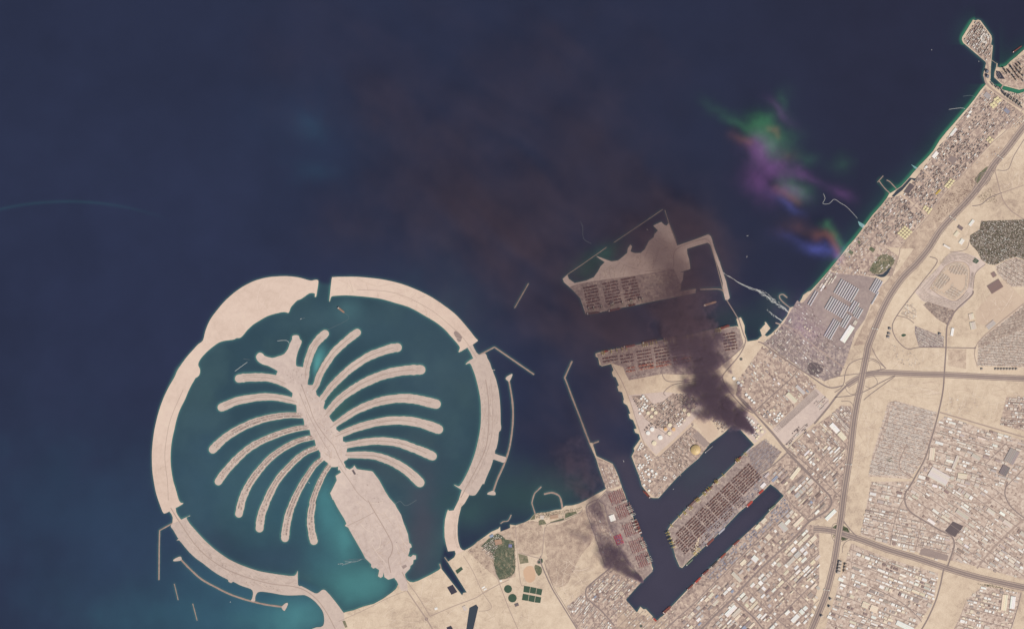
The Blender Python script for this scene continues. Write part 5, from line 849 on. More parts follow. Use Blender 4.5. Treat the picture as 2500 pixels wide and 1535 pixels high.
district('plant', 'W5 300,30 480,20 560,130 660,110 800,0 1060,10 1110,130 930,330 800,400 640,420 470,310', -45, (1.2, 4.5), (.9, 2.2), .9, 'plant', (5, 20), 'refinery north of the harbour basin', dens=.6)
district('plant', 'W5 320,740 420,570 520,670 600,760 740,900 640,1245 570,1245 430,1105', -45, (1.2, 4), (.9, 2.2), 1.8, 'plant', (4, 14), 'chemical terminal', dens=.4)
district('plant', 'W5 670,740 1010,400 1090,450 1110,775 860,995 740,900', 45, (1.5, 6), (1, 2.4), 1.0, 'plant', (5, 22), 'refinery along the harbour basin', dens=.62)
district('plant', 'W5 1250,250 1380,320 1500,370 1400,480 1340,440', -48, (1.5, 5), (1.2, 2.6), .9, 'plant', (5, 16), 'works beside the burning berth', dens=.65)
district('plant', 'W6 1020,650 1330,310 1460,300 1270,590 1100,730 980,760', -45, (3, 7), (2, 4), 1.4, 'stock', (3, 7), 'pier between the basins', dens=.55)
district('plant', 'W6 650,1000 1000,680 1080,730 930,905 800,1040 610,1210', -45, (3, 6), (1.2, 2), .8, 'stock', (2, 3), 'pier between the basins', dens=.7)
district('plant', 'W6 1200,20 1420,-150 1600,10 1480,190 1320,280', -45, (2, 7), (.8, 1.4), .9, 'stock', (2, 4), 'goods yard at the head of the pier', dens=.7)
district('plant', 'X5 560,1420 720,1180 860,1150 820,1300 640,1440', -45, (3, 9), (1.6, 3), 1.2, 'plant', (5, 10), 'works beside the railway yard', dens=.6)
district('plant', 'X5 900,900 1050,800 1110,880 1000,1010', -45, (2, 5), (1.6, 3), 1.4, 'mixed', (4, 9), 'works beside the railway yard', dens=.7)
district('house', 'X1 1745,490 1870,280 1930,265 2055,445 2060,550 2075,565 2050,730 2015,735', -58, (2, 5), (1.6, 3), .9, 'soft', (12, 30), 'resort island', dens=.72)
district('house', 'M 900,640 1150,430 1400,230 1540,130 1540,780 1100,760 960,640', 45, (2, 5), (1.6, 3), 1.3, 'garden', (8, 26), 'marina shore', dens=.6)
district('house', 'M 960,1060 1200,1150 1360,1190 1540,1150 1540,1520 1250,1350', 38, (1.8, 3.4), (1.5, 2.4), 1.0, 'soft', (12, 40), 'canal side of the marina', dens=.7)
district('house', 'V6 1800,560 1990,400 2060,420 1950,640 1960,700 1850,640', -35, (1.6, 3.4), (1.3, 2.4), 1.2, 'house', (5, 10), 'golf resort', dens=.7)
district('house', 'W1 420,720 760,680 790,760 560,810 420,790', -12, (1.4, 3), (1.2, 2), 1.6, 'garden', (5, 9), 'walled palace by the beach harbour', dens=.45)
district('house', 'X4 1160,975 1380,1060 1500,1100 1500,1210 1210,1210 1160,1060', 28, (1.5, 2.3), (1.4, 1.9), .75, 'house', (6, 9), 'small walled village', dens=.9, street=2, sgap=1.2)
district('house', 'X4 1260,710 1300,680 1630,790 1555,950 1420,870', 25, (1.5, 2.4), (1.3, 1.8), .9, 'garden', (6, 9), 'brown-roofed village', dens=.85, street=2, sgap=1.0)
district('house', 'X4 1910,1160 2463,720 2480,1000 2300,1050 1910,1230', -12, (1.6, 2.4), (1.4, 1.9), .9, 'garden', (6, 9), 'eastern villa district', dens=.85, street=2, sgap=1.3)
district('house', 'X4 1910,1240 2300,1060 2480,1010 2480,1450 1905,1440', 4, (1.6, 2.6), (1.4, 1.9), .9, 'house', (6, 10), 'eastern villa district', dens=.85, street=2, sgap=1.3)
district('house', 'X4 970,820 1080,660 1160,740 1180,880 1080,880', 28, (1.8, 3.6), (1.5, 2.6), 1.2, 'soft', (6, 12), 'new apartment plots', dens=.6)
district('house', 'X4 880,1180 1000,1260 1260,1350 1250,1440 1000,1450 900,1330', 30, (1.6, 3.6), (1.4, 2.6), 2.6, 'soft', (5, 12), 'new apartment plots', dens=.4)
district('house', 'R 900,0 860,200 640,330 650,520 820,700 900,880 1060,990 1230,1010 1480,880 1700,820 1960,900 1960,-40', 20, (1.6, 3.2), (1.2, 1.7), 1.2, 'soft', (9, 13), 'leafy apartment district', dens=.7, jit=3)
district('house', 'R 1240,1040 1480,910 1700,850 1960,930 1960,1500 1600,1500 1480,1400 1290,1220', 30, (1.5, 2.2), (1.3, 1.8), 1.1, 'house', (6, 9), 'villas below the leafy apartments', dens=.75, jit=.6)
# curved villa rows of the round village
def villa_path(pts, offs, pal, name, step=2.5, closed=False, a=.85, b=.62):
    p = smooth(P(pts), 6, closed)
    if closed: p.append(p[0])
    for d in offs:
        q = offsets(p, d); carry = 0.0
        for (x0_, y0_), (x1_, y1_) in zip(q, q[1:]):
            L_ = math.hypot(x1_ - x0_, y1_ - y0_); t = carry
            while t < L_:
                f_ = t / max(L_, 1e-6); th_ = math.atan2(y1_ - y0_, x1_ - x0_)
                if random.random() < .93: put('house', x0_ + (x1_ - x0_) * f_, y0_ + (y1_ - y0_) * f_, a * random.uniform(.85, 1.1), b, th_, 8, pal, name)
                t += step
            carry = t - L_
villa_path('X4 1345,490 1395,395 1480,295 1545,235 1600,205 1660,195 1730,210 1780,250 1800,300 1792,400 1780,505 1735,565 1640,650 1540,622 1450,575 1365,535', (2.4, 5.4), 'house', 'inner ring of the round village', closed=True)
for s_, an in (('X4 1545,265 1640,225 1730,230 1780,300 1770,345 1640,352 1570,320', -62), ('X4 1385,460 1480,320 1550,355 1585,400 1470,520 1400,510', -55), ('X4 1500,560 1560,520 1610,440 1640,500 1700,545 1760,530 1640,625 1560,605', 28)):
    district('house', s_, an, (1.5, 1.9), (1.3, 1.5), .8, 'house', (7, 9), 'inner rows of the round village', dens=.95, street=2, sgap=1.9, jit=.02)
for d_ in range(5): villa_path(f'X4 {1190 + d_ * 24},{520 + d_ * 20} {1300 + d_ * 24},{400 + d_ * 20} {1420 + d_ * 20},{275 + d_ * 12}', (0,), 'garden', 'western outer rows of the round village', a=.8, b=.55)
for d_ in range(6): villa_path(f'X4 {1195 + d_ * 10},{600 - d_ * 17} {1290 + d_ * 8},{672 - d_ * 17} {1450 + d_ * 4},{722 - d_ * 17} {1640},{768 - d_ * 19}', (0,), 'garden', 'southern outer rows of the round village', a=.8, b=.55)
for d_ in range(5): villa_path(f'X4 {1650 - d_ * 3},{765 - d_ * 20} {1750 - d_ * 8},{690 - d_ * 17} {1835 - d_ * 14},{600 - d_ * 14}', (0,), 'garden', 'south-eastern outer rows of the round village', a=.8, b=.55)
for d_ in range(6): villa_path(f'X4 {1455 + d_ * 10},{205 + d_ * 8} {1570 + d_ * 2},{98 + d_ * 18} {1680},{96 + d_ * 17} {1780 - d_ * 6},{105 + d_ * 18} {1900 - d_ * 16},{180 + d_ * 14}', (0,), 'garden', 'northern outer rows of the round village', a=.8, b=.55)
for d_ in range(3): villa_path(f'X4 {1870 - d_ * 14},{330 - d_ * 4} {1842 - d_ * 12},{420} {1838 - d_ * 12},{500}', (0,), 'garden', 'eastern outer rows of the round village', a=.8, b=.55)
# houses under construction on the western fronds
for k in ('L3', 'L4', 'L5', 'L6', 'L7', 'L8'):
    p = FR[k]; acc = 0.0
    for i in range(3, len(p) - 2):
        a, b = p[i], p[i + 1]; seg = math.hypot(b[0] - a[0], b[1] - a[1]); t = -acc
        while t + 2.35 < seg:
            t += 2.35; fr = t / seg; x, y = a[0] + (b[0] - a[0]) * fr, a[1] + (b[1] - a[1]) * fr; th = math.atan2(b[1] - a[1], b[0] - a[0])
            prog = i / len(p)
            for d in (-3.5, 3.2):
                if random.random() < (.92 if prog > .3 else .5): put('frond_house', x - math.sin(th) * d, y + math.cos(th) * d, random.uniform(.62, .85), random.uniform(.75, 1.05), th, random.uniform(7, 11), 'shell', 'built-up western fronds')
        acc = seg - t if seg - t < 2.35 else 0
for k in ('R3', 'R4', 'R5', 'R6', 'R7', 'R8'):
    p = FR[k]
    for i in range(3, len(p) - 2):
        for d in (-4, 4):
            if random.random() < .12: put('site_hut', p[i][0] + random.uniform(-2, 2), p[i][1] + d * random.uniform(.4, 1), random.uniform(.3, .7), random.uniform(.3, .5), random.uniform(0, 3), 5, 'shell', 'eastern fronds')
for s, n in (('V3 1950,150 2100,250 2300,700 2400,900 2300,1000 2150,850 1950,450', 110), ('V1 1700,1300 1900,1280 1950,1450 1750,1450', 40), ('V4 250,1100 500,1200 700,1500 300,1450', 25), ('V6 250,0 700,0 900,420 760,800 620,760 300,300', 30), ('V5 420,330 700,560 1000,780 1300,900 1600,980 1580,1060 1200,960 700,690', 120), ('V4 1850,60 2030,100 2040,600 1950,900 1700,1350 1640,1300 1820,900', 90), ('V1 1950,1000 2080,1000 2000,1250 1960,1300', 14), ('W2 640,600 1000,640 820,860 760,780', 8), ('V6 1640,620 1800,520 1950,720 1800,900', 45)):
    q = P(s); msk = np.zeros((RH, RW), bool); fill(msk, q); ys, xs = np.nonzero(msk)
    for i in RNG.integers(0, len(xs), n): put('site_hut', xs[i] + random.random(), ys[i] + random.random(), random.uniform(.3, .9), random.uniform(.3, .7), random.uniform(0, 3), random.uniform(3, 7), 'shell', 'reclaimed sand')
# causeway street trees and poles are too small; dotted road huts along the eastern causeway
for s, n in (('V6 1570,40 1510,200 1490,350 1495,450 1530,560', 40),):
    p = smooth(P(s), 10)
    for q in p:
        for d in (-1.6, 1.6): put('site_hut', q[0] + d, q[1], .28, .35, 0, 4, 'shell', 'eastern causeway', (C(96, 84, 84), 'dark'))

# ---- side streets of the built-up blocks, one sheet
m = MB()
for run, wd in STREETS:
    A_, B_ = offsets(run, wd / 2), offsets(run, -wd / 2); k = len(m.v); n = len(run); m.v += [wx(*q, 5.15) for q in A_] + [wx(*q, 5.15) for q in B_]
    for i in range(n - 1): m.f.append((k + i, k + n + i, k + n + i + 1, k + i + 1)); m.c.append(C(150, 132, 124))
tag(obj('side_streets', m.mesh('side_streets'), M['asphalt']), kind='structure')
# ---- turn the records into things: the 300 largest of a kind singly, the rest of that kind as one body
CATS = {'warehouse': ('warehouse', 'warehouse'), 'plant': ('plant_building', 'building'), 'barrack': ('housing_block', 'housing block'), 'house': ('house', 'house'), 'frond_house': ('unfinished_villa', 'house'), 'site_hut': ('site_hut', 'hut'), 'pot_room': ('smelter_hall', 'hall')}
def one_building(kind, r):
    _, cx, cy, a, b, th, h, c, cn, dist = r
    if b > a: a, b, th = b, a, th + math.pi / 2
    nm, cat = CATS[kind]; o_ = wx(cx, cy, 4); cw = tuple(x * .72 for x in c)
    size = 'very large' if a > 8 else ('long' if a / b > 2.2 else ('large' if a * b > 9 else 'squat'))
    lab = {'warehouse': f'{size} {cn}-roofed warehouse, {dist}', 'plant': f'{size} {cn} process building in the {dist}', 'barrack': f'long narrow {cn}-roofed housing block in the {dist}', 'house': f'{cn} flat-roofed house in the {dist}', 'frond_house': f'{cn} unfinished villa shell on the {dist}', 'site_hut': f'{cn} site hut on the {dist}', 'pot_room': f'long {cn} hall in the {dist}'}[kind]
    lab += near(dist, cx, cy) if len((lab + near(dist, cx, cy)).replace('-', ' ').split()) <= 16 else ''; grp = f'{cat}s: {lab}'[:80]
    if kind in ('house', 'frond_house', 'site_hut', 'barrack'):
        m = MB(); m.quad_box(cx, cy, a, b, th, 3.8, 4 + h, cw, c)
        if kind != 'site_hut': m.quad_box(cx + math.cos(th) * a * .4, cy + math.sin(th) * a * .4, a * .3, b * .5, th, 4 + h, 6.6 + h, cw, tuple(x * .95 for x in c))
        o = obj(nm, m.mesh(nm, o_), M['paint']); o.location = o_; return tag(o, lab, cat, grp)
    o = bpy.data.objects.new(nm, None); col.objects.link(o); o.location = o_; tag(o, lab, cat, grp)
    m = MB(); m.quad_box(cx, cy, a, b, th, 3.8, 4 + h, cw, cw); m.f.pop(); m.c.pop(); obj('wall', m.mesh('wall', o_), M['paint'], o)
    bays = max(1, int(round(b * 2 / 4.2))) if kind == 'warehouse' else 1; bw = b / bays
    for i in range(bays):                                  # one ridge per bay
        d = -b + bw * (2 * i + 1); m = MB()
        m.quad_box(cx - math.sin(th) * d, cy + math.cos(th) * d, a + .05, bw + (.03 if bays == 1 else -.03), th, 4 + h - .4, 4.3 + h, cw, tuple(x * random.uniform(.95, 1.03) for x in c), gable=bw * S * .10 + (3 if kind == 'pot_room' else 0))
        obj('roof', m.mesh('roof', o_), M['paint'], o)
    if kind == 'warehouse' and a > 3:
        for i in range(random.randint(1, 3)):
            m = MB(); t, d = random.uniform(-.75, .75) * a, random.uniform(-.6, .6) * b
            m.quad_box(cx + math.cos(th) * t - math.sin(th) * d, cy + math.sin(th) * t + math.cos(th) * d, random.uniform(.2, .5), .22, th, 4 + h, 7.5 + h, C(150, 142, 136), C(186, 178, 170)); obj('roof_vent', m.mesh('roof_vent', o_), M['paint'], o)
    if kind == 'pot_room':
        m = MB(); m.quad_box(cx, cy, a * .97, b * .2, th, 4 + h + b * S * .1, 10.5 + h + b * S * .1, C(150, 140, 140), C(186, 178, 176)); obj('ridge_vent', m.mesh('ridge_vent', o_), M['paint'], o)
    return o
for kind, rs in REC.items():
    rs.sort(key=lambda r: -r[0]); inside = [r for r in rs if r[1] < 2500 and r[2] < 1535]
    for r in inside[:300]: one_building(kind, r)
    keep = set(map(id, inside[:300])); m = MB()
    for r in rs:
        if id(r) in keep: continue
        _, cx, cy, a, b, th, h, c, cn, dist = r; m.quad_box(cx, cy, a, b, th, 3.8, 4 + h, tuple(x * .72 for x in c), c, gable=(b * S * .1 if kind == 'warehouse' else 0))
    if m.v:
        nm, cat = CATS[kind]
        tag(obj({'warehouse': 'low_sheds', 'plant': 'plant_clutter', 'barrack': 'housing_rows', 'house': 'house_rows', 'frond_house': 'villa_shells', 'site_hut': 'site_clutter'}.get(kind, nm), m.mesh(nm), M['paint']), f'mass of the smaller {cat}s too many to count', cat, kind='stuff')
print({k: len(v) for k, v in REC.items()})

# ------------------------------------------------------------------ things: towers
def tower(x, y, a, b, ang, h, cn, label, group):
    c = dict(pale=C(206, 190, 174), sandy=C(190, 168, 148), grey=C(164, 156, 152), glass=C(120, 124, 134))[cn]; o_ = wx(x, y, 4); th = math.radians(ang)
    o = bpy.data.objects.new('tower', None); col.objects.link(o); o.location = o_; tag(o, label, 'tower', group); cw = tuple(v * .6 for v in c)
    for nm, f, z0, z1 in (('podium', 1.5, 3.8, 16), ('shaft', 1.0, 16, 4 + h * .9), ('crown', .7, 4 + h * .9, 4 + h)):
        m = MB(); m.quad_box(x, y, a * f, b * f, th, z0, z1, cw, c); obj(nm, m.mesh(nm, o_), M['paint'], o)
    m = MB(); m.quad_box(x, y, a * .25, b * .25, th, 4 + h, 9 + h, cw, GREYW); obj('roof_plant', m.mesh('roof_plant', o_), M['paint'], o)
f_ = VIEW['M'][2]
for i, t in enumerate('1010,560,150 1060,640,190 1180,480,120 1230,560,210 1290,640,230 1340,560,170 1400,640,220 1440,540,160 1470,700,250 1380,760,210 1300,820,180 1210,700,240 1260,760,200 1150,640,180 1480,840,160 1350,460,120 1420,420,140'.split()):
    x, y, h = map(float, t.split(',')); tower(2360 + x * f_, 120 + y * f_, 1.7, 1.4, 45, h * .8, ('sandy', 'pale', 'grey')[i % 3], f"{('sandy', 'pale', 'grey')[i % 3]} residential tower behind the marina beach", 'towers behind the marina beach')
for i in range(14):
    t = i / 13; x, y = 2360 + (970 + 480 * t) * f_, 120 + (1140 + 330 * t + (i % 2) * 60) * f_; tower(x, y, 1.4, 1.2, 38, random.uniform(90, 180), ('pale', 'grey')[i % 2], f"{('pale', 'grey')[i % 2]} slim tower lining the road south of the canal", 'towers south of the canal')
for t in '690,950 780,1020 850,1060'.split():
    x, y = map(float, t.split(',')); tower(2360 + x * f_, 120 + y * f_, 1.6, 1.3, 40, 110, 'pale', 'pale tower between the canal and the coast road', 'towers by the canal bend')
for i, (x, y) in enumerate(((535, 590), (545, 720))): tower(2360 + x * f_, 120 + y * f_, 2.6, 2.6, 20, 70, 'glass', 'dark glazed tower on the isthmus of the resort island', 'towers on the isthmus')
for i in range(4): tower(2051 + i * -1.2 - .4, 1372 + i * 8.0, 3.4, 3.0, 15, 60, 'pale', 'pale slab block in the row beside the highway', 'slab blocks beside the highway')
for i in range(3): tower(2064 + i * -1.2, 1377 + i * 8.0, 2.2, 2.4, 15, 50, 'sandy', 'smaller sandy block behind the highway slab row', 'slab blocks beside the highway')
for x, y in ((2028, 1462), (2025, 1480), (2006, 1503)): tower(x, y, 2, 2.4, 30, 60, 'pale', 'lone pale block on sand beside the southern highway', 'lone blocks on sand')
for x, y in ((2172, 802), (2170, 814), (2168, 822), (2294, 815)): tower(x, y, 2.4, 1.8, 10, 45, 'grey', 'grey apartment tower by the ring road of the villages', 'apartment towers by the ring road')
for i in range(9): tower(2424 + i * 7.2 if i else 2397, 901, 1.9, 1.5, 0, 42, 'pale', 'pale apartment tower in the row north of the cross highway', 'apartment towers north of the cross highway') if 2424 + i * 7.2 < 2490 else None
# observation-wheel ring mall on the resort island
o_ = wx(*P('X1 1990,460')[0], 4); m = MB(); n = 40
for i in range(n):
    t = i / n * 6.283; t2 = (i + 1) / n * 6.283
    if 5.2 < t < 6.1: continue
    k = len(m.v)
    for q in (t, t2):
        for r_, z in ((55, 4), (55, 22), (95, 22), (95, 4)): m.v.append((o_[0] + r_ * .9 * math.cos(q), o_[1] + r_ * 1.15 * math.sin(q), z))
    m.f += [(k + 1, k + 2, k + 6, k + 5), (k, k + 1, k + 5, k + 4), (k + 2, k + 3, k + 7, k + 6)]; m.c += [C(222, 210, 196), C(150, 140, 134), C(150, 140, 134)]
ob = obj('ring_mall', m.mesh('ring_mall', o_), M['paint']); ob.location = o_; tag(ob, 'pale curved ring of shops on the resort island', 'shopping mall')

# ------------------------------------------------------------------ vegetation
def grove(name, s, n, rad, label, cols=((82, 84, 68), (96, 94, 76), (74, 76, 64)), avoid=True, h=6):
    q = P(s); msk = np.zeros((RH, RW), bool); fill(msk, q)
    if avoid: msk &= ~BUSY
    ys, xs = np.nonzero(msk & LAND); m = MB()
    if len(xs) == 0: return
    for i in RNG.integers(0, len(xs), n):
        x, y, z = wx(xs[i] + random.random(), ys[i] + random.random(), 4); c = C(*random.choice(cols), random.uniform(.7, 1.2)); r = random.uniform(*rad) * S; hh = h * random.uniform(.6, 1.3); k = len(m.v); nn = 7
        for zz, rr in ((hh * .35, 1.0), (hh * .8, .7)):
            for j in range(nn): t = 6.283 * j / nn; q_ = rr * r * random.uniform(.65, 1.2); m.v.append((x + q_ * math.cos(t), y + q_ * math.sin(t), z + zz * random.uniform(.8, 1.2)))
        m.v += [(x, y, z + hh), (x, y, z)]
        for j in range(nn):
            j2 = (j + 1) % nn; m.f += [(k + j, k + j2, k + nn + j2, k + nn + j), (k + nn + j, k + nn + j2, k + 2 * nn), (k + j2, k + j, k + 2 * nn + 1)]; m.c += [c, c, c]
    tag(obj(name, m.mesh(name), M['leaf']), label, 'trees', kind='stuff')
grove('garden_trees', 'R 900,0 860,200 640,330 650,520 820,700 900,880 1060,990 1230,1010 1480,880 1700,820 1960,900 1960,-40', 3600, (.45, .95), 'dense grey-green trees between the blocks of the leafy apartment district', ((98, 95, 81), (88, 86, 74), (110, 104, 88)))
grove('golf_trees', 'V6 1780,540 1990,380 2085,460 2200,480 2210,800 2160,900 2010,940 1930,740 1900,620', 900, (.35, .8), 'dark trees scattered over the golf course and resort')
grove('beach_trees', 'W1 340,690 760,650 1050,590 1060,640 960,680 800,700 500,760 360,760', 420, (.35, .8), 'dark tree belt around the walled palace and beach harbour')
grove('desert_shrubs', 'W1 100,950 430,900 450,1320 100,1270', 240, (.25, .6), 'scattered desert shrubs east of the golf resort', ((110, 100, 84), (96, 88, 76)))
grove('desert_shrubs', 'V6 1620,600 1800,520 1940,740 1850,800', 140, (.25, .55), 'scattered shrubs on sand west of the golf resort', ((110, 100, 84), (96, 88, 76)))
grove('desert_shrubs', 'W2 520,150 960,100 900,420 700,600 560,420', 160, (.25, .6), 'scattered shrubs on the dune plain inland of the palace', ((120, 108, 92), (104, 94, 80)))
grove('park_trees', 'X3 1340,500 1480,300 1650,340 1720,380 1560,560 1400,560', 300, (.35, .8), 'trees of the small golf park by the coastal works')
grove('park_trees', 'X3 860,480 1020,300 1230,80 1330,150 1150,420 1000,520', 260, (.3, .7), 'garden trees of the beach clubs')
grove('verge_trees', 'X2 1300,1512 1640,1080 1990,660 2270,300 2440,60 2463,90 2100,560 1700,1080 1340,1512', 340, (.3, .6), 'trees and hedges along the northern highway verge', ((90, 88, 74), (76, 78, 66)), avoid=False, h=4)
grove('scrub_trees', 'X2 1350,1150 1500,900 1900,620 2000,560 1900,760 1600,1050 1420,1200', 500, (.35, .9), 'brown scrub thicket between power station and highway', ((128, 104, 94), (116, 96, 88)))
grove('scrub_trees', 'X2 1900,900 2050,780 2150,860 2130,960 1950,960', 220, (.35, .8), 'dry bushes inside the highway junction', ((124, 110, 94), (110, 98, 86)))
grove('villa_trees', 'X4 1910,1160 2463,720 2480,1450 1905,1440', 900, (.25, .5), 'small garden trees of the eastern villa district', ((112, 104, 88), (96, 92, 78)))
grove('villa_trees', 'R 1240,1040 1480,910 1960,850 1960,1500 1500,1450 1290,1220', 520, (.3, .7), 'garden trees of the villas below the leafy apartments', ((112, 100, 86), (96, 92, 78)))
grove('island_trees', 'X1 1745,490 1870,280 1930,265 2055,445 2075,565 2050,730', 260, (.3, .6), 'dark planting between the blocks of the resort island')
grove('street_trees', 'X7 130,480 200,420 300,460 320,560 240,590 150,560', 150, (.3, .7), 'green planting inside the southern highway interchange', ((84, 96, 70), (70, 84, 60)))
grove('street_trees', 'X6 800,1180 870,1160 880,1210 830,1220', 50, (.4, .8), 'green park trees amid the workers housing', ((74, 100, 66), (66, 90, 60)))
grove('roadside_scrub', 'X7 1640,1040 1800,1050 2060,1120 1900,1090 1700,1060', 160, (.4, .9), 'dark roadside thicket south of the cross highway')

# ------------------------------------------------------------------ foam, wakes, outfalls
def wake(s, wd, mat='foam', label=None, nm='wake', z=.9):
    o = ribbon(nm, P(s), wd, M[mat], z, 6, busy=False, kind='stuff'); o['label'] = label or 'thin pale wake line on the sea'; return o
def foam_band(name, s_, widths, n, label):
    p = smooth(P(s_), 8); m = MB(); N_ = len(p)
    for k in range(n):
        f_ = random.random() ** 1.25; i0 = int(f_ * (N_ - 3)); w_ = np.interp(f_, [q[0] for q in widths], [q[1] for q in widths]); a_ = random.gauss(0, .45) * w_
        run = offsets(p[i0:i0 + random.randint(2, 4)], a_); run = [(x + random.uniform(-.4, .4), y + random.uniform(-.4, .4)) for x, y in run]; wd = random.uniform(.25, .7) * (1 if f_ < .6 else .7)
        A_, B_ = offsets(run, wd / 2), offsets(run, -wd / 2); kk = len(m.v); nn = len(run); z_ = .6 + .0015 * k; m.v += [wx(*q, z_) for q in A_] + [wx(*q, z_) for q in B_]
        for i in range(nn - 1): m.f.append((kk + i, kk + nn + i, kk + nn + i + 1, kk + i + 1)); m.c.append(C(230, 226, 214))
    tag(obj(name, m.mesh(name), M['foam']), label, 'foam', kind='stuff')
foam_band('outfall_foam', 'X3 380,1015 330,960 270,920 200,870 120,810 60,770 0,735 W3 2380,960 2250,880 2150,820 2120,760 2100,680', ((0, 1.2), (.12, 3.5), (.35, 6.5), (.55, 3.5), (.7, 1.0), (1, .4)), 380, 'broken white foam streaming from the smelter outfall')
foam_band('outfall_foam', 'X3 300,1105 250,1070 200,1040 150,1000 110,950', ((0, .5), (.4, 2.4), (1, 4)), 60, 'thin foam fan from the second outfall')
wake('X3 298,1105 260,1080 220,1055', 1.2, 'foam', 'white jet at the second outfall', 'outfall_foam')
for s in ('X2 460,1150 400,1080 330,1010 250,960 180,920 120,970 45,970 70,910 50,850', 'W3 430,200 455,270 460,380 490,430 560,465', 'V6 440,690 380,690 330,710 250,690', 'V6 400,690 330,720 200,720', 'V6 450,700 330,690 180,710', 'V6 330,715 220,750 120,745', 'V1 1755,975 1720,940 1610,945', 'V1 1280,1172 1200,1160', 'V1 1250,1200 1100,1310', 'V6 790,45 850,15 920,65 1040,0', 'X1 1885,1180 1830,1150 1730,1160', 'X1 1755,1312 1700,1300 1560,1318', 'V5 2340,740 2280,750', 'V5 2440,720 2330,760', 'V1 1900,680 1945,668'):
    wake(s, random.uniform(.5, .9), 'foam' if random.random() < .5 else 'dimfoam')
wake('V2 203,608 245,685 0,810', .5, 'dimfoam', 'floating dredge pipe line trailing from the dredger', 'dredge_pipe')
area_sheet('outfall_water', 'X2 465,1180 555,1230 530,1270 480,1230', 'teal', .8); area_sheet('outfall_water', 'X2 1105,500 1200,550 1185,570 1140,540', 'teal', .8)
area_sheet('outfall_foam', 'X2 530,1230 560,1245 530,1270 520,1260', 'foam', 1.1); area_sheet('outfall_foam', 'X2 1175,550 1215,530 1195,570', 'foam', 1.1)

# ------------------------------------------------------------------ vehicle tracks worn into the open sand
def tracks(name, s, n, label, cols=((196, 170, 150), (206, 180, 158), (238, 218, 196)), ln=(10, 60), wd=(.25, .7), ang=None):
    q = P(s); msk = np.zeros((RH, RW), bool); fill(msk, q); msk &= LAND & ~BUSY; ys, xs = np.nonzero(msk); m = MB(); cnt = 0
    for i in RNG.integers(0, len(xs), n):
        x, y = float(xs[i]), float(ys[i]); a = random.uniform(0, 6.28) if ang is None else math.radians(random.choice(ang)) + random.uniform(-.15, .15); k = random.uniform(-.04, .04); run = [(x, y)]; L_ = random.uniform(*ln)
        for _ in range(int(L_ / 1.5)):
            a += k + random.uniform(-.05, .05); x += 1.5 * math.cos(a); y += 1.5 * math.sin(a)
            if not (0 <= x < RW and 0 <= y < RH and msk[int(y), int(x)]): break
            run.append((x, y))
        if len(run) < 4: continue
        w_ = random.uniform(*wd); A_, B_ = offsets(run, w_ / 2), offsets(run, -w_ / 2); kk = len(m.v); nn = len(run); c = C(*random.choice(cols)); zz = 4.55 + .004 * (cnt % 120); cnt += 1
        m.v += [wx(*p, zz) for p in A_] + [wx(*p, zz) for p in B_]
        for j in range(nn - 1): m.f.append((kk + j, kk + nn + j, kk + nn + j + 1, kk + j + 1)); m.c.append(c)
    if m.v: tag(obj(name, m.mesh(name), M['paint']), label, 'tracks', kind='stuff')
tracks('sand_tracks', 'V6 300,1300 830,1060 1000,980 1300,840 1560,1130 1640,1200 2100,1250 2400,1300 2400,1535 300,1535', 150, 'vehicle tracks across the sand behind the lagoon beach')
tracks('sand_tracks', 'V6 250,0 700,0 940,420 960,800 620,850 520,760 300,400', 90, 'construction tracks on the big trunk island', ang=(60, 65, 150, -30))
tracks('sand_tracks', 'V3 1850,120 2080,200 2350,700 2440,1000 2200,1000 2100,800 1950,600 1850,330', 90, 'construction tracks on the palm trunk', ((186, 160, 142), (228, 205, 186), (200, 172, 150)), (6, 30))
tracks('sand_tracks', 'V2 60,200 700,220 1250,430 1780,930 1600,1040 1300,720 800,490 100,400', 50, 'faint vehicle tracks on the north-eastern crescent', ln=(15, 90))
tracks('sand_tracks', 'V1 700,1000 820,670 1100,370 1500,190 2000,220 2050,360 1700,590 1200,880', 24, 'faint vehicle tracks on the north-western crescent', ((216, 190, 170), (236, 214, 196)), (15, 80))
tracks('sand_tracks', 'V4 1850,60 2030,100 2060,500 1950,900 1800,1250 1680,1330 1640,1260 1780,900 1850,500', 140, 'construction tracks on the eastern crescent', ((186, 162, 146), (228, 206, 188), (196, 172, 156)), (6, 40), ang=(92, 88, 100, 5))
tracks('sand_tracks', 'V5 420,300 520,230 800,560 1200,800 1790,900 1800,1000 1650,1090 1200,1000 700,720 450,450', 150, 'construction tracks on the south-western crescent', ((186, 162, 146), (228, 206, 188), (190, 166, 150)), (6, 40), ang=(38, 34, 30, 128))
tracks('sand_tracks', 'W2 480,200 1000,100 1380,280 1100,560 1000,660 820,860 700,700 560,450', 90, 'vehicle tracks on the dune plain behind the western quay')
tracks('sand_tracks', 'X4 640,1100 900,1000 1200,1240 1500,1250 1500,1480 900,1480', 70, 'tracks on empty plots by the ring road')
tracks('sand_tracks', 'X6 700,330 1450,230 1460,560 900,440', 60, 'faint tracks south of the cross highway', ang=(2, -2, 20)); tracks('sand_tracks', 'X6 1530,230 2463,260 2463,420 2150,780 1500,600', 80, 'faint tracks on the eastern plain', ang=(2, -2, 12, 100))
tracks('sand_tracks', 'X6 480,500 750,500 600,1200 420,1512 380,1512', 90, 'tracks on the strip between highway and workers housing'); tracks('sand_tracks', 'X4 1880,600 2200,400 2440,640 1960,960', 70, 'tracks on the pale sand beside the school')
tracks('sand_tracks', 'X2 2150,560 2463,230 2463,740 2230,820', 80, 'tracks on the plain by the highway junction'); tracks('sand_tracks', 'W3 650,780 900,680 1200,580 1400,300 1560,500 1540,740 1100,830 450,930', 90, 'dredger tracks on the unfinished port island', ((166, 144, 132), (216, 194, 176)))
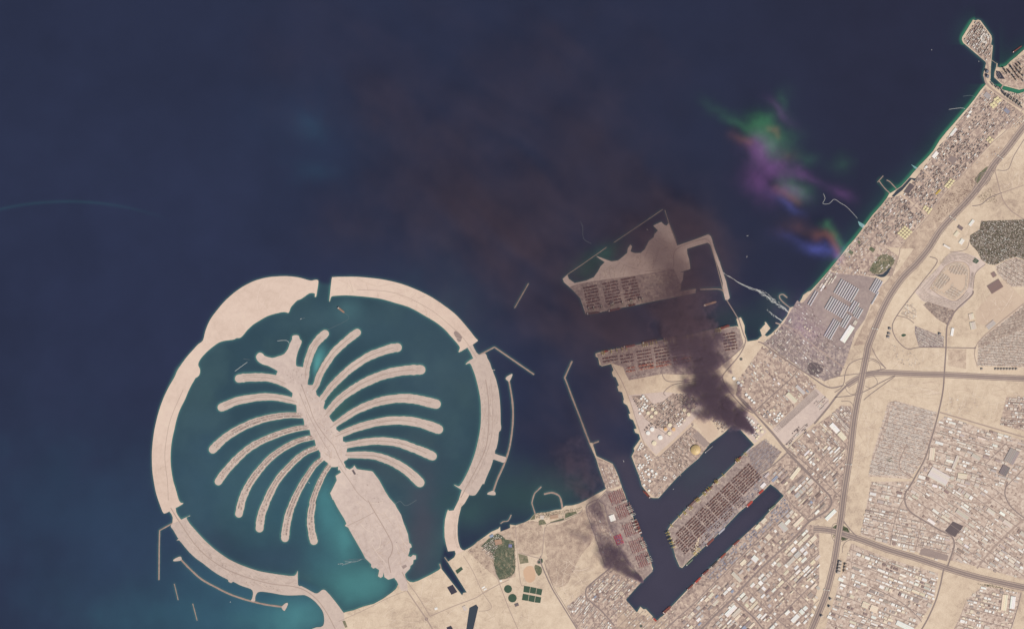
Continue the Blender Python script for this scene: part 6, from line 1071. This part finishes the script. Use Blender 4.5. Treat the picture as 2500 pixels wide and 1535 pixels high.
for k_, p_ in FR.items():
    if k_[0] == 'R' or k_ in ('L1', 'L2'):
        m = MB(); cnt = 0
        for j in range(46):
            i0 = random.randint(3, len(p_) - 8); i1 = min(len(p_) - 2, i0 + random.randint(3, 12)); d = random.uniform(-7, 7); run = offsets(p_[i0:i1], d); w_ = random.uniform(.25, .7); A_, B_ = offsets(run, w_ / 2), offsets(run, -w_ / 2); kk = len(m.v); nn = len(run); c = C(*random.choice(((186, 164, 150), (196, 174, 160), (228, 206, 190), (176, 152, 138))))
            if not all(LAND[int(q[1]), int(q[0])] for q in run): continue
            m.v += [wx(*q, 4.35 + .004 * j) for q in A_] + [wx(*q, 4.35 + .004 * j) for q in B_]
            for i in range(nn - 1): m.f.append((kk + i, kk + nn + i, kk + nn + i + 1, kk + i + 1)); m.c.append(c)
        tag(obj('frond_ruts', m.mesh('frond_ruts'), M['paint']), 'long ruts and service trenches along a bare frond', 'tracks', kind='stuff')

# ------------------------------------------------------------------ the sea: shallows, turbid water and deep water by colour
st = 3; x0s, x1s, y0s, y1s = -120, 2620, -120, 1656
gx, gy = np.arange(x0s, x1s + 1, st), np.arange(y0s, y1s + 1, st); nx, ny = len(gx), len(gy)
GX, GY = np.meshgrid(gx.astype(float), gy.astype(float))
ix, iy = np.clip(gx, 0, RW - 1), np.clip(gy, 0, RH - 1)
Lf = LAND.astype(np.float32); s4 = blur(Lf, 2, 2)[np.ix_(iy, ix)]; s12 = blur(Lf, 7, 2)[np.ix_(iy, ix)]; s40 = blur(Lf, 26, 2)[np.ix_(iy, ix)]
def srgb(c): return np.array([lin(v) for v in c])
COLR = np.zeros((ny, nx, 3)) + srgb((39, 46, 70))
warp = (vnoise(ny, nx, 60, 3) - .5) * 2; warp2 = (vnoise(ny, nx, 60, 4) - .5) * 2
def mixin(c, a): global COLR; a = np.clip(a, 0, 1)[..., None]; COLR = COLR * (1 - a) + srgb(c) * a
warp = warp + (vnoise(ny, nx, 18, 5) - .5) * .9; warp2 = warp2 + (vnoise(ny, nx, 18, 6) - .5) * .9
def blob(cx, cy, rx, ry, c, a=1.0, rot=0.0, wp=.6, pw=1.0):
    t = math.radians(rot); dx, dy = GX - cx, GY - cy; u = (dx * math.cos(t) + dy * math.sin(t)) / rx + warp * wp; v = (-dx * math.sin(t) + dy * math.cos(t)) / ry + warp2 * wp
    mixin(c, a * np.exp(-(u * u + v * v) ** pw))
n1 = vnoise(ny, nx, 180, 11); mixin((44, 52, 78), (n1 - .35) * 1.2); mixin((38, 40, 60), np.clip((GX - 1400) / 700, 0, 1) * .8)
blob(760, 330, 150, 110, (42, 58, 86), .4); blob(770, 310, 40, 26, (46, 76, 100), .4, wp=1.2); blob(740, 420, 50, 24, (46, 74, 98), .35, wp=1.2); blob(300, 700, 300, 300, (44, 52, 80), .5)
blob(150, 1280, 280, 230, (44, 66, 90), .6); blob(500, 1500, 240, 90, (54, 94, 110), .7); blob(690, 1505, 100, 48, (82, 142, 144), .85); blob(560, 1420, 150, 60, (58, 100, 116), .6, 25); blob(330, 1330, 160, 140, (46, 66, 90), .6)
lag = np.zeros((RH, RW), bool); fill(lag, P('F 775,690 960,715 1080,770 1150,840 1165,900 1190,980 1185,1060 1150,1160 1110,1240 1085,1330 1070,1400 1010,1425 960,1440 880,1500 840,1500 800,1440 720,1410 600,1385 500,1330 420,1260 400,1200 385,1100 390,1000 430,900 480,850 520,815 620,770 720,720')); lg = blur(lag.astype(np.float32), 5, 1)[np.ix_(iy, ix)]
mixin((49, 74, 85), lg * .95); mixin((64, 90, 95), lg * np.clip((vnoise(ny, nx, 40, 77, 6) - .45) * 2.4, 0, .65))
nl = vnoise(ny, nx, 70, 21)
for b_ in ((840, 790, 120, 40, (68, 96, 106), .5), (850, 760, 40, 26, (78, 116, 120), .5), (1040, 900, 110, 200, (62, 84, 96), .5), (480, 1180, 60, 150, (56, 82, 104), .5), (620, 1200, 180, 100, (58, 90, 104), .5), (700, 1280, 150, 100, (58, 100, 112), .4), (795, 1250, 40, 80, (74, 132, 136), .75), (845, 1325, 36, 64, (80, 142, 143), .75), (780, 1380, 60, 40, (62, 108, 116), .6), (860, 1440, 90, 50, (76, 134, 134), .8), (910, 1420, 40, 40, (74, 128, 128), .7), (640, 1360, 120, 40, (50, 68, 88), .5), (500, 1330, 90, 40, (48, 62, 84), .6), (1030, 1300, 40, 130, (70, 74, 86), .9), (780, 870, 22, 30, (86, 150, 150), .6), (775, 900, 12, 30, (100, 176, 172), .7), (815, 1000, 40, 60, (66, 106, 90), .5), (960, 1130, 100, 60, (66, 76, 88), .5), (1150, 1250, 60, 70, (58, 88, 88), .8), (1270, 1220, 130, 70, (48, 70, 76), .9), (1190, 1150, 50, 90, (50, 72, 80), .7), (1330, 1200, 90, 40, (52, 82, 80), .5)): blob(*b_[:4], b_[4], b_[5])
port = np.zeros((RH, RW), bool); fill(port, P('B 500,1210 700,1290 780,1512 W2 2120,290 1700,770 2170,1090 W7 700,975 1700,0 W6 1650,540 1480,390 420,1410 W5 1780,600 1500,370 630,1250 430,1100 305,755')); mixin((67, 64, 80), blur(port.astype(np.float32), 12, 2)[np.ix_(iy, ix)])
blob(1700, 1130, 60, 60, (64, 74, 84), .5)
for b_ in ((1470, 625, 45, 22, (36, 92, 84), .9, -30), (1425, 660, 40, 30, (34, 80, 74), .8, -30), (1780, 770, 60, 30, (46, 64, 70), .6, 0), (1880, 790, 60, 40, (44, 66, 72), .7, 0), (1900, 735, 40, 30, (52, 74, 74), .6, 0)): blob(*b_[:6], b_[6])
east = np.clip((GX - 1960) / 60, 0, 1) * np.where((GY < 205) & ~((GX < 2380) & (GY < 110)) & ~((GX > 2440) & (GY < 170)), .12, 1.0); 
mixin((40, 70, 72), np.clip(s40 * 2.4, 0, 1) * east * .6); mixin((54, 122, 94), np.clip(s12 * 3.4 - .2, 0, 1) * east * (.55 + .9 * nl))
out_p = 1 - east
mixin((62, 96, 104), np.clip(s12 * 1.6, 0, 1) * out_p * (.25 + .5 * lg)); mixin((84, 138, 126), np.clip(s4 * 3.2 - .05, 0, 1) * out_p * (.35 + .65 * lg))
mixin((70, 84, 92), np.clip(s4 * 2, 0, 1) * .35)
arc = np.abs(np.hypot((GX - 165) / 1.9, GY - 700) - 208); mixin((46, 84, 96), np.exp(-(arc / 3.5) ** 2) * .32 * (GY < 560) * np.clip((420 - GX) / 200, 0, 1))
COLR *= (1 + (nl - .5) * .16 + (vnoise(ny, nx, 26, 23, 5) - .5) * .22)[..., None]; COLR /= KEXP
V = np.stack([(GX - CX) * S, (CY - GY) * S, np.zeros_like(GX)], -1).reshape(-1, 3)
idx = np.arange(nx * ny).reshape(ny, nx); F = np.stack([idx[1:, :-1], idx[1:, 1:], idx[:-1, 1:], idx[:-1, :-1]], -1).reshape(-1, 4)
me = bpy.data.meshes.new('sea'); me.vertices.add(len(V)); me.vertices.foreach_set('co', V.astype(np.float32).ravel())
me.loops.add(F.size); me.loops.foreach_set('vertex_index', F.astype(np.int32).ravel()); me.polygons.add(len(F)); me.polygons.foreach_set('loop_start', np.arange(0, F.size, 4, dtype=np.int32)); me.update(calc_edges=True)
at = me.attributes.new('Col', 'FLOAT_COLOR', 'POINT'); at.data.foreach_set('color', np.concatenate([COLR.reshape(-1, 3), np.ones((nx * ny, 1))], 1).astype(np.float32).ravel())
M['sea'] = attr_mat('sea_water', rough=.65, fine=1 / 40, amp=.16, spec=.08)
tag(obj('sea', me, M['sea']), kind='structure')
m = MB(); R_ = 120000; e = [(x0s - CX) * S, (x1s - CX) * S if False else (gx[-1] - CX) * S, (CY - gy[-1]) * S, (CY - y0s) * S]; deep = tuple(srgb((42, 52, 82)) / KEXP)
for a, b, c, d in ((-R_, R_, e[3], R_), (-R_, R_, -R_, e[2]), (-R_, e[0], e[2], e[3]), (e[1], R_, e[2], e[3])): m.poly([(a, c), (b, c), (b, d), (a, d)], -.5, deep)
tag(obj('open_sea', m.mesh('open_sea'), M['sea']), kind='structure')

# ------------------------------------------------------------------ smoke: voxel volumes shaped by wind-drifted puffs, plus added band fringes
def smoke_map(x0, y0, x1, y1, cell, strokes, seed, warp_amp=.4, ncell=14, lo=.25, hi=.8, grain=1.0, sharp=1.3, soft=True, streak=None):
    """column density on a lattice; strokes = list of (x, y, radius, amount) chains"""
    ww, hh = int((x1 - x0) / cell) + 1, int((y1 - y0) / cell) + 1; X_, Y_ = np.meshgrid(x0 + np.arange(ww) * cell, y0 + np.arange(hh) * cell); X_, Y_ = X_.astype(float), Y_.astype(float)
    wa, wb = (vnoise(hh, ww, ncell, seed, 5) - .5) * 2, (vnoise(hh, ww, ncell, seed + 1, 5) - .5) * 2; D = np.zeros((hh, ww))
    for ch in strokes:
        if len(ch) > 1:
            q = []
            for a, b in zip(ch, ch[1:]):
                k = max(1, int(math.hypot(b[0] - a[0], b[1] - a[1]) / (min(a[2], b[2]) * .35))); q += [tuple(a[j] + (b[j] - a[j]) * i / k for j in range(4)) for i in range(k)]
            ch = q + [ch[-1]]; mode = 'max'
        E = np.zeros_like(D)
        for c in ch:
            r = c[2]; ry = c[4] if len(c) > 4 else r; rot = math.radians(c[5]) if len(c) > 5 else 0
            dx, dy = X_ + wa * r * warp_amp - c[0], Y_ + wb * r * warp_amp - c[1]
            if rot: dx, dy = dx * math.cos(rot) + dy * math.sin(rot), -dx * math.sin(rot) + dy * math.cos(rot)
            E = np.maximum(E, c[3] * np.exp(-((dx / r) ** 2 + (dy / ry) ** 2) ** sharp))
        D = D + E if len(ch) == 1 else np.maximum(D, E)
    n = vnoise(hh, ww, ncell * .8, seed + 5, 5)
    if streak:                               # filaments drawn out downwind, towards the north-west
        big_ = vnoise(2 * max(hh, ww), 2 * max(hh, ww), streak[1], seed + 8, 4); c_, s_ = math.cos(math.radians(36)), math.sin(math.radians(36)); J, I = np.meshgrid(np.arange(ww), np.arange(hh))
        J2, I2 = J + wa * 7, I + wb * 7; uu = ((J2 * c_ + I2 * s_) * streak[1] / streak[0] + 40).astype(int) % big_.shape[1]; vv_ = ((-J2 * s_ + I2 * c_) + max(hh, ww)).astype(int) % big_.shape[0]; n = .45 * n + .55 * blur(big_[vv_, uu], 1, 1)
    D *= np.clip((n - lo) / (hi - lo), 0, 1) * grain + (1 - grain)
    edge = np.clip(np.minimum.reduce([X_ - x0, x1 - X_, Y_ - y0, y1 - Y_]) / (.12 * min(x1 - x0, y1 - y0)), 0, 1); return D * (edge * edge * (3 - 2 * edge) if soft else np.clip(edge * 20, 0, 1)), X_, Y_
def smoke(name, label, box, cell, strokes, color, seed, z0, z1, nz=5, kind='stuff', aniso=0.0, absorb=None, **kw):
    D, X_, Y_ = smoke_map(*box, cell, strokes, seed, **kw); hh, ww = D.shape
    me = bpy.data.meshes.new(name); me.vertices.add(hh * ww); co = np.stack([(X_ - CX) * S, (CY - Y_) * S, np.full_like(X_, z0)], -1).reshape(-1, 3); me.vertices.foreach_set('co', co.astype(np.float32).ravel())
    a = me.attributes.new('column', 'FLOAT', 'POINT'); a.data.foreach_set('value', D.astype(np.float32).ravel())
    mat = bpy.data.materials.new(name + '_vapour'); mat.use_nodes = True; t = mat.node_tree; t.nodes.clear(); out = t.nodes.new('ShaderNodeOutputMaterial'); pv = t.nodes.new('ShaderNodeVolumePrincipled')
    pv.inputs['Color'].default_value = (*color, 1); pv.inputs['Density'].default_value = 1.0 / (z1 - z0); pv.inputs['Anisotropy'].default_value = aniso
    if absorb: pv.inputs['Absorption Color'].default_value = (*absorb, 1)
    t.links.new(pv.outputs[0], out.inputs['Volume'])
    g = bpy.data.node_groups.new(name + '_voxels', 'GeometryNodeTree'); g.interface.new_socket('Geometry', in_out='INPUT', socket_type='NodeSocketGeometry'); g.interface.new_socket('Geometry', in_out='OUTPUT', socket_type='NodeSocketGeometry')
    N, L = g.nodes, g.links; gi, go = N.new('NodeGroupInput'), N.new('NodeGroupOutput'); vc_ = N.new('GeometryNodeVolumeCube'); pos = N.new('GeometryNodeInputPosition'); sp = N.new('ShaderNodeSeparateXYZ'); L.new(pos.outputs[0], sp.inputs[0])
    def mm(op, a_, b_=0.0):
        k = N.new('ShaderNodeMath'); k.operation = op
        for i, v in enumerate((a_, b_)):
            if isinstance(v, (int, float)): k.inputs[i].default_value = v
            else: L.new(v, k.inputs[i])
        return k.outputs[0]
    cm = cell * S; X0, Y0 = (box[0] - CX) * S, (CY - box[1]) * S
    ci = mm('MINIMUM', mm('MAXIMUM', mm('ROUND', mm('DIVIDE', mm('SUBTRACT', sp.outputs[0], X0), cm)), 0), ww - 1); ri = mm('MINIMUM', mm('MAXIMUM', mm('ROUND', mm('DIVIDE', mm('SUBTRACT', Y0, sp.outputs[1]), cm)), 0), hh - 1)
    ind = mm('ADD', mm('MULTIPLY', ri, float(ww)), ci)
    na = N.new('GeometryNodeInputNamedAttribute'); na.data_type = 'FLOAT'; na.inputs[0].default_value = 'column'; si = N.new('GeometryNodeSampleIndex'); si.data_type = 'FLOAT'; si.domain = 'POINT'; si.clamp = True
    L.new(gi.outputs[0], si.inputs['Geometry']); L.new(na.outputs[0], si.inputs['Value']); L.new(ind, si.inputs['Index']); L.new(si.outputs[0], vc_.inputs['Density'])
    vc_.inputs['Min'].default_value = (X0, Y0 - (hh - 1) * cm, z0); vc_.inputs['Max'].default_value = (X0 + (ww - 1) * cm, Y0, z1)
    vc_.inputs['Resolution X'].default_value = ww; vc_.inputs['Resolution Y'].default_value = hh; vc_.inputs['Resolution Z'].default_value = nz
    sm_ = N.new('GeometryNodeSetMaterial'); sm_.inputs['Material'].default_value = mat; L.new(vc_.outputs[0], sm_.inputs[0]); L.new(sm_.outputs[0], go.inputs[0])
    o = obj(name, me); me.materials.append(mat); md = o.modifiers.new('voxels', 'NODES'); md.node_group = g
    return tag(o, label, 'smoke', None, kind)
BROWN = (.30, .215, .265)
smoke('smoke_plume', 'dense black-brown smoke plume billowing from the burning harbour berth across the refinery', (1560, 660, 1870, 1090), 1.6,
      [[(1836, 1053, 5, 3.5), (1822, 1042, 11, 3.8), (1802, 1026, 21, 3.6), (1783, 1010, 29, 3.2), (1765, 990, 37, 2.8), (1746, 968, 46, 2.4), (1728, 945, 44, 2.0), (1722, 915, 40, 1.7), (1720, 880, 46, 2.1), (1708, 845, 52, 1.4), (1690, 815, 58, .9), (1675, 780, 60, .6), (1655, 745, 55, .35)], [(1722, 873, 22, 1.6)], [(1668, 835, 50, .7, 45)], [(1718, 960, 40, .7, 22, -40)]],
      BROWN, 31, 15, 170, 5, ncell=14, warp_amp=.95, lo=.12, hi=.5, sharp=1.7, soft=False)
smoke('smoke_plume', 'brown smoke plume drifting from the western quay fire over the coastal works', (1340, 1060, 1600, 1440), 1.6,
      [[(1567, 1417, 3, 3.2), (1556, 1407, 7, 3.2), (1540, 1396, 12, 2.5), (1520, 1383, 17, 1.9), (1500, 1366, 22, 1.5), (1488, 1345, 24, 1.1), (1481, 1318, 23, .8), (1473, 1290, 22, .6), (1460, 1250, 22, .7), (1448, 1225, 24, .5), (1430, 1180, 34, .3), (1405, 1120, 44, .3)], [(1425, 1312, 26, .35, 18)]],  # main chain is smoke; the last puff imitates its shadow on the desert
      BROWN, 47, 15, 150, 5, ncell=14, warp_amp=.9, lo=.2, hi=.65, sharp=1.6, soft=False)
smoke('smoke_veil', 'thin brown smoke veil spreading over the sea off the port', (300, -120, 2080, 1330), 6.5,
      [[(1700, 800, 70, 1.0), (1660, 700, 110, 1.4), (1640, 600, 90, 1.6), (1540, 670, 120, 1.3), (1470, 680, 100, 1.1), (1410, 730, 120, .5), (1280, 620, 130, .7), (1120, 570, 120, .62), (980, 520, 110, .42), (860, 560, 90, .22)], [(1340, 800, 130, .5, 90)], [(1440, 980, 110, .5, 150, 20)], [(1380, 1130, 80, .25)], [(1250, 610, 90, .3, 50)], [(1540, 840, 130, .8, 70)], [(1050, 300, 240, .22, 150, 30)], [(1380, 190, 240, .2, 190, 35)], [(1480, 430, 180, .36, 130, 40)], [(1180, 420, 200, .34, 110, 25)], [(760, 140, 180, .08, 150)], [(1700, 620, 80, .2, 70)]],
      (.16, .115, .14), 61, 510, 740, 4, kind='stuff', absorb=(.13, .075, .055), streak=(30, 6), ncell=20, warp_amp=.9, lo=.25, hi=.85, grain=.9, sharp=1.0)
tp = lambda s: [(1600 + float(a) * .3704, 100 + float(b) * .3704, float(c) * .40, float(d) * .8) for a, b, c, d in (t.split(',') for t in s.split())]
tb = lambda s: [[(1600 + a * .3704, 100 + b * .3704, c * .40, d * .8, e * .40, f)] for a, b, c, d, e, f in ([float(v) for v in t.split(',')] for t in s.split())]
kw = dict(ncell=26, warp_amp=.55, lo=.15, hi=.85, grain=.9, sharp=.85, soft=False, kind='stuff')  # sensor-band colour fringes of the moving smoke, added as four tinted volumes
smoke('green_band_fringe', 'faint green sensor-band fringe off the coast, added as tinted vapour', (1631.3, 173.7, 2097, 702), 2.9, tb('700,580,70,.55,70,0 840,400,50,.25,60,20 730,520,90,.25,50,0 770,690,80,.32,90,40 880,690,80,.2,70,0 910,950,80,.4,50,35 960,1000,50,.2,30,40 1130,1230,40,.3,25,20 540,560,110,.18,30,25 420,460,120,.1,40,30 1230,820,70,.12,50,0 1000,780,60,.12,40,0') + [tp('1130,1215,26,.4 1180,1270,22,.4 1215,1340,22,.4 1250,1400,22,.3')], (.16, .62, .22), 71, 182, 250, 3, absorb=(.3, .8, .35), **kw)
smoke('violet_band_fringe', 'faint violet sensor-band fringe off the coast, added as tinted vapour', (1622.1, 187.3, 2128, 925), 3.13, tb('680,730,80,.6,70,10 650,670,40,.35,50,0 760,820,80,.35,60,30 680,900,80,.2,70,0 860,1000,100,.3,40,30 960,890,120,.22,35,15 1220,1000,80,.18,40,20 820,470,90,.15,30,40 1190,1420,40,.3,30,40 700,960,120,.12,100,0') + [[(1985, 810, 30, .12, 40, 0)], [(1950, 800, 60, .12, 14, 45)], [(1940, 770, 40, .12)]], (.60, .22, .66), 81, 262, 330, 3, absorb=(.75, .35, .85), **kw)
smoke('blue_band_fringe', 'faint blue sensor-band fringe off the coast, added as tinted vapour', (1809.7, 391.9, 2113, 726), 2.71, tb('1110,1360,90,.6,35,0 860,1080,90,.35,28,30 1060,1370,60,.3,40,0 920,1310,110,.15,40,10') + [tp('1150,1370,30,.4 1185,1410,24,.35')], (.18, .2, .75), 91, 342, 410, 3, absorb=(.3, .35, .9), **kw)
smoke('red_band_fringe', 'faint red sensor-band fringe off the coast, added as tinted vapour', (1688.9, 241.1, 2107, 715), 3.31, [tp('500,620,30,.2 560,650,26,.25 620,670,24,.2'), tp('740,580,18,.25 790,595,20,.3 805,640,16,.2'), tp('1060,1280,34,.3 1110,1265,26,.35 1150,1290,24,.45 1170,1340,22,.45 1200,1400,20,.35'), tp('780,980,28,.25 870,1030,26,.25 930,1070,24,.2')] + tb('920,1240,90,.15,50,10 860,760,50,.15,30,0'), (.7, .26, .16), 97, 422, 490, 3, absorb=(.85, .4, .3), **kw)
